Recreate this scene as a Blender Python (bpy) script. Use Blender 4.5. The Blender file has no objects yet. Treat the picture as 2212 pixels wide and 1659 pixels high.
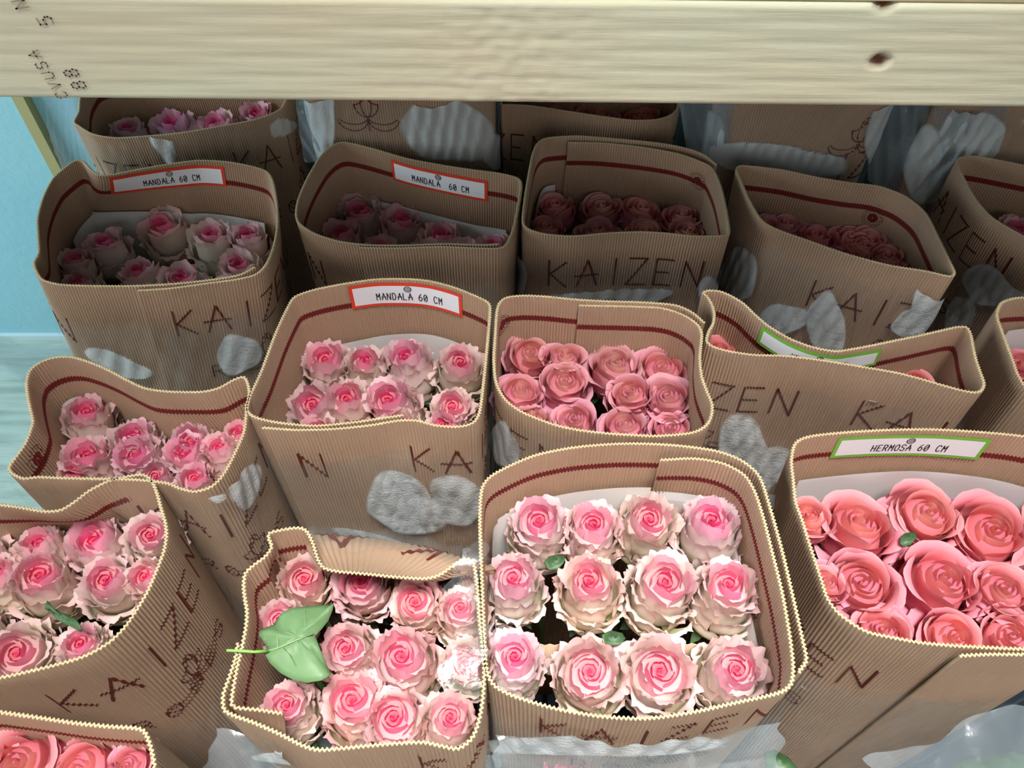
import bpy, math, random
import numpy as np
from mathutils import Vector, Matrix

# ------------------------------------------------------------------ camera, world, lights, exposure
scene = bpy.context.scene
COL = scene.collection
CAM_Z, PITCH, FPX = 1.28, 50.0, 1671.0
cam_d = bpy.data.cameras.new('camera')
cam = bpy.data.objects.new('camera', cam_d); COL.objects.link(cam)
cam.location = (0, 0, CAM_Z)
cam.rotation_euler = (math.radians(90 - PITCH), 0, 0)
cam_d.sensor_width = 36.0
cam_d.lens = 36.0 * FPX / 2212.0
cam_d.clip_start = 0.01
scene.camera = cam

world = bpy.data.worlds.new('world'); scene.world = world
world.use_nodes = True
bg = world.node_tree.nodes['Background']
bg.inputs[0].default_value = (0.80, 0.93, 1.0, 1)
bg.inputs[1].default_value = 0.20

def area(name, loc, target, size, size_y, energy, color):
    l = bpy.data.lights.new(name, 'AREA'); l.shape = 'RECTANGLE'
    l.size, l.size_y, l.energy, l.color = size, size_y, energy, color
    o = bpy.data.objects.new(name, l); COL.objects.link(o)
    o.location = loc
    o.rotation_euler = (Vector(target) - Vector(loc)).to_track_quat('-Z', 'Y').to_euler()
    return o
overhead = area('overhead_spot', (0.16, -0.30, 3.2), (0.08, 0.06, 0.6), 1.1, 0.6, 11.5, (1.0, 0.975, 0.94)); overhead.data.spread = math.radians(37)  # unseen overhead lamp, spread narrowed so the rows behind fall off darker
area('front_fill', (0.3, -2.1, 1.75), (0.0, 0.6, 0.85), 1.8, 1.1, 14, (1.0, 0.97, 0.93))  # unseen fill from behind the camera, added to light beam and wrap fronts
area('wall_fill', (-2.1, 0.35, 1.35), (-0.7, 1.2, 0.5), 1.0, 1.0, 30, (0.78, 0.93, 1.0))  # unseen fill from the left, added to brighten the blue wall

scene.view_settings.view_transform = 'Standard'
scene.view_settings.look = 'None'
scene.view_settings.exposure = 0.0
scene.view_settings.gamma = 1.0
scene.view_settings.use_curve_mapping = False
cy = scene.cycles
cy.transparent_max_bounces = 10; cy.max_bounces = 5; cy.diffuse_bounces = 3; cy.glossy_bounces = 2; cy.transmission_bounces = 2
cy.adaptive_threshold = 0.08; cy.adaptive_min_samples = 16

RNG = random.Random(7)
PI = math.pi
cp, sp = math.cos(math.radians(PITCH)), math.sin(math.radians(PITCH))
def P(px, py, z):
    """Point of the plane at height z that the photograph shows at (px, py)."""
    yn = (py - 829.5) / FPX; h = CAM_Z - z
    d = h / (sp + yn * cp)
    return ((px - 1106.0) / FPX * d, d * (cp - yn * sp), z)
def depth_of(x, y, z): return y * cp + (CAM_Z - z) * sp
def project(p):
    d = p[..., 1] * cp + (CAM_Z - p[..., 2]) * sp
    return np.stack([1106 + p[..., 0] / d * FPX, 829.5 - (p[..., 1] * sp - (CAM_Z - p[..., 2]) * cp) / d * FPX], -1)

def srgb(r, g, b):
    f = lambda c: (c / 255 / 12.92) if c / 255 <= 0.04045 else ((c / 255 + 0.055) / 1.055) ** 2.4
    return (f(r), f(g), f(b))

# ------------------------------------------------------------------ materials
def new_mat(name):
    m = bpy.data.materials.new(name); m.use_nodes = True
    nt = m.node_tree; nt.nodes.clear()
    out = nt.nodes.new('ShaderNodeOutputMaterial')
    return m, nt, out
def principled(nt, out, color=(1, 1, 1), rough=0.6, **kw):
    b = nt.nodes.new('ShaderNodeBsdfPrincipled')
    b.inputs['Base Color'].default_value = (*color, 1); b.inputs['Roughness'].default_value = rough
    for k, v in kw.items(): b.inputs[k].default_value = v
    nt.links.new(b.outputs[0], out.inputs[0]); return b
def noise(nt, scale, detail=4, mapscale=None, coord='Object', rough=0.5):
    tc = nt.nodes.new('ShaderNodeTexCoord'); n = nt.nodes.new('ShaderNodeTexNoise')
    n.inputs['Scale'].default_value = scale; n.inputs['Detail'].default_value = detail; n.inputs['Roughness'].default_value = rough
    if mapscale:
        mp = nt.nodes.new('ShaderNodeMapping'); mp.inputs['Scale'].default_value = mapscale
        nt.links.new(tc.outputs[coord], mp.inputs[0]); nt.links.new(mp.outputs[0], n.inputs['Vector'])
    else: nt.links.new(tc.outputs[coord], n.inputs['Vector'])
    return n
def ramp(nt, src, stops):
    r = nt.nodes.new('ShaderNodeValToRGB'); e = r.color_ramp.elements
    while len(e) > 1: e.remove(e[-1])
    e[0].position = stops[0][0]; e[0].color = (*stops[0][1], 1)
    for p, c in stops[1:]:
        k = e.new(p); k.color = (*c, 1)
    nt.links.new(src, r.inputs[0]); return r
def bump(nt, src, bsdf, strength, dist):
    b = nt.nodes.new('ShaderNodeBump'); b.inputs['Strength'].default_value = strength; b.inputs['Distance'].default_value = dist
    nt.links.new(src, b.inputs['Height']); nt.links.new(b.outputs[0], bsdf.inputs['Normal'])

def simple(name, color, rough=0.6, **kw):
    m, nt, out = new_mat(name); principled(nt, out, color, rough, **kw); return m

def mat_kraft(name, c1, c2):
    m, nt, out = new_mat(name); b = principled(nt, out, c1, 0.78)
    n = noise(nt, 9, 5); r = ramp(nt, n.outputs[0], [(0.3, c1), (0.7, c2)])
    nt.links.new(r.outputs[0], b.inputs['Base Color'])
    f = noise(nt, 900, 2); bump(nt, f.outputs[0], b, 0.25, 0.0004)
    return m
KRAFT = mat_kraft('kraft corrugated board', srgb(192, 160, 134), srgb(176, 146, 121))
KRAFT_EDGE = mat_kraft('cut board edge', srgb(196, 176, 138), srgb(186, 165, 128))
INK = simple('maroon ink', srgb(118, 34, 30), 0.7)
INK_DK = simple('dark print ink', srgb(100, 34, 22), 0.75)
WHITE_PAPER = simple('white paper', srgb(236, 234, 232), 0.6)
STICKER = simple('sticker white', srgb(240, 240, 244), 0.4)
RED = simple('sticker red border', srgb(232, 70, 44), 0.45)
GREEN_B = simple('sticker green border', srgb(126, 190, 70), 0.45)
BLACK = simple('print black', srgb(36, 36, 40), 0.6)
STEEL = simple('staple steel', (0.75, 0.75, 0.75), 0.28, Metallic=1.0)
STEM = simple('stem green', srgb(84, 112, 62), 0.55)

def mat_petal(name, trans=0.28):
    m, nt, out = new_mat(name)
    at = nt.nodes.new('ShaderNodeAttribute'); at.attribute_name = 'col'
    oi = nt.nodes.new('ShaderNodeObjectInfo')
    mx = nt.nodes.new('ShaderNodeMix'); mx.data_type = 'RGBA'; mx.blend_type = 'MULTIPLY'; mx.inputs[0].default_value = 1
    nt.links.new(at.outputs['Color'], mx.inputs[6]); nt.links.new(oi.outputs['Color'], mx.inputs[7])
    b = nt.nodes.new('ShaderNodeBsdfPrincipled'); b.inputs['Roughness'].default_value = 0.55
    b.inputs['Specular IOR Level'].default_value = 0.3
    nt.links.new(mx.outputs[2], b.inputs['Base Color'])
    n = noise(nt, 160, 3, (1, 1, 0.25)); bump(nt, n.outputs[0], b, 0.35, 0.0012)
    t = nt.nodes.new('ShaderNodeBsdfTranslucent'); nt.links.new(mx.outputs[2], t.inputs[0])
    ms = nt.nodes.new('ShaderNodeMixShader'); ms.inputs[0].default_value = trans
    nt.links.new(b.outputs[0], ms.inputs[1]); nt.links.new(t.outputs[0], ms.inputs[2]); nt.links.new(ms.outputs[0], out.inputs[0])
    return m
PETAL = mat_petal('rose petal')

def mat_leaf(name, c1, c2):
    m, nt, out = new_mat(name)
    b = principled(nt, out, c1, 0.5)
    n = noise(nt, 60, 4); r = ramp(nt, n.outputs[0], [(0.35, c1), (0.7, c2)])
    nt.links.new(r.outputs[0], b.inputs['Base Color']); bump(nt, n.outputs[0], b, 0.3, 0.002)
    return m
LEAF_DARK = mat_leaf('dark leaf', srgb(46, 74, 44), srgb(66, 98, 58))
LEAF_PALE = mat_leaf('pale leaf underside', srgb(102, 134, 90), srgb(90, 122, 78))
VEIN = simple('leaf vein', srgb(122, 156, 104), 0.5)

def mat_film(name, milkcol=(0.78, 0.84, 0.86), haze=0.035, gloss_tint=(1, 1, 1), gloss=0.022):
    """clear wrap: see-through, glossy, with milky condensation where the 'milk' attribute is high"""
    m, nt, out = new_mat(name)
    tr = nt.nodes.new('ShaderNodeBsdfTransparent'); tr.inputs[0].default_value = (0.97, 0.985, 0.985, 1)
    gl = nt.nodes.new('ShaderNodeBsdfGlossy'); gl.inputs['Roughness'].default_value = 0.24; gl.inputs[0].default_value = (*gloss_tint, 1)
    df = nt.nodes.new('ShaderNodeBsdfDiffuse'); df.inputs[0].default_value = (*milkcol, 1)
    pass
    n = noise(nt, 26, 5); bp = nt.nodes.new('ShaderNodeBump'); bp.inputs['Strength'].default_value = 0.6; bp.inputs['Distance'].default_value = 0.006
    vo = nt.nodes.new('ShaderNodeTexVoronoi'); vo.inputs['Scale'].default_value = 420
    tc = nt.nodes.new('ShaderNodeTexCoord'); nt.links.new(tc.outputs['Object'], vo.inputs['Vector'])
    bp2 = nt.nodes.new('ShaderNodeBump'); bp2.inputs['Strength'].default_value = 0.5; bp2.inputs['Distance'].default_value = 0.0008
    nt.links.new(n.outputs[0], bp.inputs['Height'])
    nt.links.new(vo.outputs[0], bp2.inputs['Height']); nt.links.new(bp.outputs[0], bp2.inputs['Normal'])
    nt.links.new(bp.outputs[0], gl.inputs['Normal'])
    nt.links.new(bp2.outputs[0], df.inputs['Normal'])
    at = nt.nodes.new('ShaderNodeAttribute'); at.attribute_name = 'milk'
    n2 = noise(nt, 14, 3)
    ad = nt.nodes.new('ShaderNodeMath'); ad.operation = 'MULTIPLY_ADD'; ad.inputs[1].default_value = 0.5; nt.links.new(n2.outputs[0], ad.inputs[0]); nt.links.new(at.outputs['Fac'], ad.inputs[2])
    rp = nt.nodes.new('ShaderNodeMapRange'); rp.inputs[1].default_value = 0.58; rp.inputs[2].default_value = 0.98
    rp.inputs[3].default_value = haze; rp.inputs[4].default_value = 0.62
    nt.links.new(ad.outputs[0], rp.inputs[0])
    m1 = nt.nodes.new('ShaderNodeMixShader'); nt.links.new(rp.outputs[0], m1.inputs[0]); nt.links.new(tr.outputs[0], m1.inputs[1]); nt.links.new(df.outputs[0], m1.inputs[2])
    m2 = nt.nodes.new('ShaderNodeMixShader'); m2.inputs[0].default_value = gloss; nt.links.new(m1.outputs[0], m2.inputs[1]); nt.links.new(gl.outputs[0], m2.inputs[2])
    nt.links.new(m2.outputs[0], out.inputs[0]); return m
FILM = mat_film('clear plastic wrap')
FILM_HAZY = mat_film('hazy plastic film', (0.40, 0.47, 0.51), 0.24, gloss=0.05)

# ------------------------------------------------------------------ mesh helpers
def mesh_obj(name, verts, faces, mats, parent=None, smooth=True, matidx=None, attrs=None, uvs=None):
    me = bpy.data.meshes.new(name)
    verts = np.asarray(verts, np.float32).reshape(-1, 3)
    faces = [np.asarray(f, np.int32) for f in faces] if not isinstance(faces, np.ndarray) else faces
    if isinstance(faces, np.ndarray) and faces.ndim == 2:
        nf, k = faces.shape; loops = faces.ravel(); starts = np.arange(nf) * k
    else:
        nf = len(faces); loops = np.concatenate(faces); starts = np.cumsum([0] + [len(f) for f in faces[:-1]])
    me.vertices.add(len(verts)); me.vertices.foreach_set('co', verts.ravel())
    me.loops.add(len(loops)); me.loops.foreach_set('vertex_index', loops.astype(np.int32))
    me.polygons.add(nf); me.polygons.foreach_set('loop_start', np.asarray(starts, np.int32))
    if matidx is not None: me.polygons.foreach_set('material_index', np.asarray(matidx, np.int32))
    me.update(calc_edges=True)
    me.polygons.foreach_set('use_smooth', np.full(nf, bool(smooth)))
    for m in (mats if isinstance(mats, (list, tuple)) else [mats]): me.materials.append(m)
    for an, (kind, arr) in (attrs or {}).items():
        a = me.attributes.new(an, kind, 'POINT')
        a.data.foreach_set('color' if kind == 'FLOAT_COLOR' else 'value', np.asarray(arr, np.float32).ravel())
    me.validate()
    o = bpy.data.objects.new(name, me); COL.objects.link(o)
    if parent is not None: o.parent = parent
    return o
def grid_faces(nu, nv, closed=False, off=0):
    """vertex index = i*nv + j"""
    i = np.arange(nu if closed else nu - 1)[:, None]; j = np.arange(nv - 1)[None, :]
    i2 = (i + 1) % nu
    return np.stack([i * nv + j, i2 * nv + j, i2 * nv + j + 1, i * nv + j + 1], -1).reshape(-1, 4) + off
def thing(name, label, cat, loc=(0, 0, 0), group=None, kind=None):
    o = bpy.data.objects.new(name, None); COL.objects.link(o); o.location = loc
    o.empty_display_size = 0.02
    o['label'] = label; o['category'] = cat
    if group: o['group'] = group
    if kind: o['kind'] = kind
    return o
def tube(pts, r, n=8, r2=None):
    pts = [Vector(p) for p in pts]; vs = []; m = len(pts)
    for k, p in enumerate(pts):
        t = (pts[min(k + 1, m - 1)] - pts[max(k - 1, 0)]).normalized()
        a = t.orthogonal().normalized(); b = t.cross(a)
        rr = r if r2 is None else r + (r2 - r) * k / (m - 1)
        for q in range(n):
            vs.append(p + (a * math.cos(2 * PI * q / n) + b * math.sin(2 * PI * q / n)) * rr)
    fs = [(k * n + q, k * n + (q + 1) % n, (k + 1) * n + (q + 1) % n, (k + 1) * n + q) for k in range(m - 1) for q in range(n)]
    fs += [tuple(range(n))[::-1], tuple(range((m - 1) * n, m * n))]
    return vs, fs
def box(x0, x1, y0, y1, z0, z1):
    v = [(x, y, z) for z in (z0, z1) for y in (y0, y1) for x in (x0, x1)]
    f = np.array([(0, 2, 3, 1), (4, 5, 7, 6), (0, 1, 5, 4), (1, 3, 7, 5), (3, 2, 6, 7), (2, 0, 4, 6)])
    return v, f
def wob(x, y, z, seed=0.0, f=1.0):
    """cheap smooth vector-free noise, about -1..1"""
    return (np.sin(x * 7.1 * f + seed) * np.cos(y * 5.3 * f - seed * 1.7) + np.sin((y + z) * 11.3 * f + seed * 2.3) * 0.5
            + np.sin((x * 1.7 - z * 2.1 + y) * 17.9 * f + seed * 3.1) * 0.3) / 1.5

# ------------------------------------------------------------------ the setting
def mat_wall():
    m, nt, out = new_mat('pale blue wall paint'); b = principled(nt, out, srgb(150, 205, 218), 0.55)
    n = noise(nt, 60, 5); bump(nt, n.outputs[0], b, 0.3, 0.004)
    n2 = noise(nt, 3, 3); r = ramp(nt, n2.outputs[0], [(0.3, srgb(146, 204, 220)), (0.7, srgb(160, 212, 222))]); nt.links.new(r.outputs[0], b.inputs['Base Color'])
    return m
def mat_floor():
    m, nt, out = new_mat('worn pale floor boards'); b = principled(nt, out, (0.5, 0.5, 0.5), 0.6)
    n = noise(nt, 5, 6, (1, 9, 1)); r = ramp(nt, n.outputs[0], [(0.3, srgb(150, 170, 160)), (0.55, srgb(186, 205, 196)), (0.75, srgb(168, 180, 168))])
    nt.links.new(r.outputs[0], b.inputs['Base Color']); bump(nt, n.outputs[0], b, 0.2, 0.003); return m
v, f = box(-2.4, 2.4, -1.2, 1.26, -0.05, 0.0); o = mesh_obj('floor', v, f, mat_floor(), smooth=False); o['kind'] = 'structure'
v, f = box(-2.4, 2.4, 1.215, 1.26, 0.0, 1.9); o = mesh_obj('wall_back', v, f, mat_wall(), smooth=False); o['kind'] = 'structure'
v, f = box(-2.4, 2.4, 1.205, 1.215, 0.0, 0.012); o = mesh_obj('baseboard_back', v, f, simple('white bead', srgb(205, 228, 232), 0.4), smooth=False); o['kind'] = 'structure'
v, f = box(-0.835, -0.815, 1.195, 1.215, 0.0, 1.9); o = mesh_obj('trim_1', v, f, simple('yellowish wood strip', srgb(176, 168, 118), 0.6), smooth=False); o['kind'] = 'structure'

v, f = box(-.60, 1.3, -.55, 1.19, 0.0, 0.003); o = mesh_obj('gap_shade_sheet', v, f, simple('dark navy gap shade', srgb(34, 46, 58), 0.35), smooth=False)  # sheet added to make the gaps between wraps read as dark shade
o['label'] = 'dark navy gap shade sheet added under the flower wraps to darken gaps'; o['category'] = 'shade sheet'
# ------------------------------------------------------------------ wooden rack above the flowers
def mat_pine(edge=False):
    m, nt, out = new_mat('raw pine edge' if edge else 'raw pine board'); b = principled(nt, out, srgb(226, 214, 180), 0.72)
    g = noise(nt, 3.2, 7, (2.2, 30, 46), rough=0.65)
    r = ramp(nt, g.outputs[0], [(0.2, srgb(235, 226, 203)), (0.5, srgb(239, 231, 211)), (0.8, srgb(243, 236, 218))])
    big = noise(nt, 1.6, 3, (1, 1, 3)); r2 = ramp(nt, big.outputs[0], [(0.35, srgb(250, 236, 218)), (0.65, srgb(240, 248, 236))])
    mx = nt.nodes.new('ShaderNodeMix'); mx.data_type = 'RGBA'; mx.blend_type = 'MULTIPLY'; mx.inputs[0].default_value = 1
    nt.links.new(r.outputs[0], mx.inputs[6]); nt.links.new(r2.outputs[0], mx.inputs[7])
    at = nt.nodes.new('ShaderNodeAttribute'); at.attribute_name = 'knot'
    m3 = nt.nodes.new('ShaderNodeMix'); m3.data_type = 'RGBA'; m3.inputs[7].default_value = (*srgb(112, 66, 40), 1)
    nt.links.new(at.outputs['Fac'], m3.inputs[0]); nt.links.new(mx.outputs[2], m3.inputs[6]); nt.links.new(m3.outputs[2], b.inputs['Base Color'])
    fz = noise(nt, 40, 5, (1, 14, 20)); bump(nt, fz.outputs[0], b, 0.2, 0.001); return m
PINE = mat_pine()
rack = thing('wooden_rack', 'raw pale pine rack whose front beam crosses the top of the picture', 'shelf', (0, 0.62, 0))
BY = 0.62
zb = CAM_Z - BY * math.tan(math.radians(PITCH) - math.atan((829.5 - 225) / FPX))   # beam's lower edge
zt = CAM_Z - BY * math.tan(math.radians(PITCH) - math.atan((829.5 + 0) / FPX))
tilt = -0.0105
nx, nz = 520, 42
X = np.linspace(-0.86, 0.86, nx)[:, None] * np.ones((1, nz)); T = np.ones((nx, 1)) * np.linspace(0, 1, nz)[None, :]
Z = zb + (zt - zb) * T + tilt * X - 0.0035 * (X / 0.44) ** 2 * 0 
Yf = np.full_like(X, BY)
round_ = 0.004 * (np.clip(1 - T / 0.05, 0, 1) ** 2 + np.clip((T - 0.95) / 0.05, 0, 1) ** 2)
rngn = np.random.RandomState(3)
small = rngn.randn(nx, nz)
for _ in range(2): small = (small + np.roll(small, 1, 0) + np.roll(small, -1, 0) + np.roll(small, 1, 1) + np.roll(small, -1, 1)) / 5
Yf = Yf + round_ + 0.0004 * wob(X * 2, T * 3, X * 0, 1.0, 2) + small * 0.0007 * np.exp(-((X + 0.005) / 0.085) ** 2)
knot = np.zeros_like(X)
def on_beam(px, py):
    yn = (py - 829.5) / FPX; d = BY / (cp - yn * sp)
    return (px - 1106) / FPX * d, CAM_Z - d * (sp + yn * cp)
for kx, ky, kr in ((1900, 133, 0.0055), (1915, 8, 0.006)):
    wx, wz = on_beam(kx, ky)
    q = ((X - wx) / (kr * 1.3)) ** 2 + ((Z - wz) / kr) ** 2 + 0.25 * wob(X * 90, Z * 90, X, 2)
    dent = np.exp(-q ** 2 * 0.8); knot = np.maximum(knot, np.clip(dent * 1.1, 0, 1)); Yf = Yf + dent * 0.006
face_v = np.stack([X, Yf, Z], -1).reshape(-1, 3)
back_v = np.stack([X, np.full_like(X, BY + 0.038), Z], -1).reshape(-1, 3)
F1 = grid_faces(nx, nz); F2 = grid_faces(nx, nz, off=nx * nz)[:, ::-1]
edge = []
n0 = nx * nz
for i in range(nx - 1):
    a, b = i * nz, (i + 1) * nz; edge += [(a, a + n0, b + n0, b), (a + nz - 1, b + nz - 1, b + nz - 1 + n0, a + nz - 1 + n0)]
for j in range(nz - 1):
    a = j; edge.append((a, a + 1, a + 1 + n0, a + n0)); a = (nx - 1) * nz + j; edge.append((a, a + n0, a + 1 + n0, a + 1))
beam = mesh_obj('front_beam', np.vstack([face_v, back_v]), np.vstack([F1, F2, np.array(edge)]), PINE,
                attrs={'knot': ('FLOAT', np.concatenate([knot.ravel(), np.zeros(n0)]))})
beam.parent = rack; beam.matrix_parent_inverse = Matrix.Translation((0, -0.62, 0))
def rack_part(name, x0, x1, y0, y1, z0, z1, slope=0.0, m=PINE):
    v, f = box(x0, x1, y0, y1, z0, z1); v = [(a, b, c + slope * a) for a, b, c in v]
    o = mesh_obj(name, v, f, m, smooth=False, attrs={'knot': ('FLOAT', np.zeros(8))}); o.parent = rack; o.matrix_parent_inverse = Matrix.Translation((0, -0.62, 0)); return o
bm_ = 0.002
rack_part('shelf_board', -0.9, 0.9, BY + bm_ + 0.001, 1.205, zt + 0.001, zt + 0.019, tilt, mat_kraft('yellowish board', srgb(206, 188, 150), srgb(196, 178, 140)))
for sx in (-1, 1):
    for (ya, yb) in ((BY + 0.002, BY + 0.045),):
        rack_part('post', sx * 0.9 - 0.022, sx * 0.9 + 0.022, ya, yb, 0.0, zt + 0.0 + tilt * sx * 0.9 - 0.004)

# ------------------------------------------------------------------ stroke alphabet (unit box 0..1 wide, 0..1 high)
GLYPH = {
 'K': [[(0, 0), (0, 1)], [(.8, .97), (.06, .48)], [(.06, .48), (.85, 0)]],
 'A': [[(0, 0), (.5, 1)], [(.5, 1), (1, 0)], [(-.12, .42), (1.05, .42)]],
 'I': [[(.5, 0), (.5, 1)]],
 'Z': [[(.05, 1), (.9, 1)], [(.9, 1), (0, 0)], [(0, 0), (.95, 0)]],
 'E': [[(0, 0), (0, 1)], [(0, 1), (.8, 1)], [(0, .5), (.65, .5)], [(0, 0), (.85, 0)]],
 'N': [[(0, 0), (0, 1)], [(0, 1), (.85, 0)], [(.85, 0), (.85, 1)]],
 'M': [[(0, 0), (0, 1)], [(0, 1), (.42, .45)], [(.42, .45), (.84, 1)], [(.84, 1), (.84, 0)]],
 'D': [[(0, 0), (0, 1), (.5, 1), (.8, .72), (.8, .28), (.5, 0), (0, 0)]],
 'L': [[(0, 1), (0, 0), (.8, 0)]],
 'C': [[(.85, .82), (.65, 1), (.25, 1), (0, .75), (0, .25), (.25, 0), (.65, 0), (.85, .18)]],
 'H': [[(0, 0), (0, 1)], [(.82, 0), (.82, 1)], [(0, .5), (.82, .5)]],
 'R': [[(0, 0), (0, 1), (.6, 1), (.8, .8), (.8, .62), (.6, .48), (0, .48)], [(.4, .48), (.82, 0)]],
 'O': [[(.25, 0), (0, .25), (0, .75), (.25, 1), (.6, 1), (.85, .75), (.85, .25), (.6, 0), (.25, 0)]],
 'S': [[(.85, .85), (.65, 1), (.2, 1), (0, .8), (.1, .58), (.75, .42), (.85, .2), (.65, 0), (.2, 0), (0, .15)]],
 'U': [[(0, 1), (0, .25), (.25, 0), (.6, 0), (.85, .25), (.85, 1)]],
 'V': [[(0, 1), (.42, 0), (.85, 1)]],
 '6': [[(.7, 1), (.3, .85), (0, .45), (0, .2), (.25, 0), (.6, 0), (.82, .2), (.82, .4), (.6, .58), (.2, .56), (0, .4)]],
 '0': [[(.25, 0), (0, .25), (0, .75), (.25, 1), (.6, 1), (.85, .75), (.85, .25), (.6, 0), (.25, 0)], [(.1, .15), (.75, .85)]],
 '8': [[(.2, .52), (.05, .75), (.25, 1), (.6, 1), (.8, .75), (.65, .52), (.2, .52), (0, .25), (.2, 0), (.65, 0), (.85, .25), (.65, .52)]],
 '5': [[(.8, 1), (.1, 1), (.05, .55), (.55, .62), (.82, .4), (.82, .2), (.6, 0), (.05, .05)]],
 '2': [[(0, .8), (.25, 1), (.65, 1), (.8, .78), (.7, .55), (0, 0), (.85, 0)]],
}
def text_strokes(s, h, wr=0.62, adv=1.0):
    out = []; x = 0
    for ch in s:
        if ch != ' ':
            for pl in GLYPH[ch]: out.append([(x + a * h * wr, b * h) for a, b in pl])
        x += h * adv
    return out, x
def ribbon_uv(pl, w, step, cross=False):
    """quads (in u,v) along a polyline; returns list of (left pts, right pts)"""
    segs = []
    for (a, b) in zip(pl[:-1], pl[1:]):
        a = np.array(a, float); b = np.array(b, float); L = np.linalg.norm(b - a)
        if L < 1e-9: continue
        t = (b - a) / L; n = np.array((-t[1], t[0])) * w / 2
        a2, b2 = a - t * w * 0.35, b + t * w * 0.35
        k = max(2, int(L / step) + 2)
        q = a2[None] + (b2 - a2)[None] * np.linspace(0, 1, k)[:, None]
        segs.append((q + n, q + n / 3, q - n / 3, q - n) if cross else (q + n, q - n))
    return segs

# ------------------------------------------------------------------ corrugated sleeves
PITCH_F, AMP, THICK = 0.0036, 0.00090, 0.0010
ZR = 0.66
SL = {}
def catmull(pts, closed, ds):
    pts = np.array(pts, float); n = len(pts)
    if closed: ext = np.vstack([pts[-1], pts, pts[0], pts[1]])
    else: ext = np.vstack([2 * pts[0] - pts[1], pts, 2 * pts[-1] - pts[-2]])
    out = []
    for i in range(1, len(ext) - 2):
        p0, p1, p2, p3 = ext[i - 1:i + 3]
        t = np.linspace(0, 1, 24, endpoint=False)[:, None]
        # centripetal-ish: plain Catmull-Rom with reduced tension
        m1, m2 = 0.42 * (p2 - p0), 0.42 * (p3 - p1)
        d = np.linalg.norm(p2 - p1); m1 *= min(1, 1.3 * d / (np.linalg.norm(m1) + 1e-9)); m2 *= min(1, 1.3 * d / (np.linalg.norm(m2) + 1e-9))
        out.append((2 * t**3 - 3 * t**2 + 1) * p1 + (t**3 - 2 * t**2 + t) * m1 + (-2 * t**3 + 3 * t**2) * p2 + (t**3 - t**2) * m2)
    c = np.vstack(out + [ext[-2][None]])
    s = np.concatenate([[0], np.cumsum(np.linalg.norm(np.diff(c[:, :2], axis=0), axis=1))])
    L = s[-1]; N = int(L / ds)
    if closed: N = int(round(L / PITCH_F)) * int(round(PITCH_F / ds))
    u = np.linspace(0, L, N, endpoint=not closed)
    return np.stack([np.interp(u, s, c[:, k]) for k in range(c.shape[1])], 1), u, L

def convex_hull(p):
    p = sorted(map(tuple, p)); 
    def half(ps):
        h = []
        for q in ps:
            while len(h) > 1 and (h[-1][0] - h[-2][0]) * (q[1] - h[-2][1]) - (h[-1][1] - h[-2][1]) * (q[0] - h[-2][0]) <= 0: h.pop()
            h.append(q)
        return h[:-1]
    return np.array(half(p) + half(p[::-1]))

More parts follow.
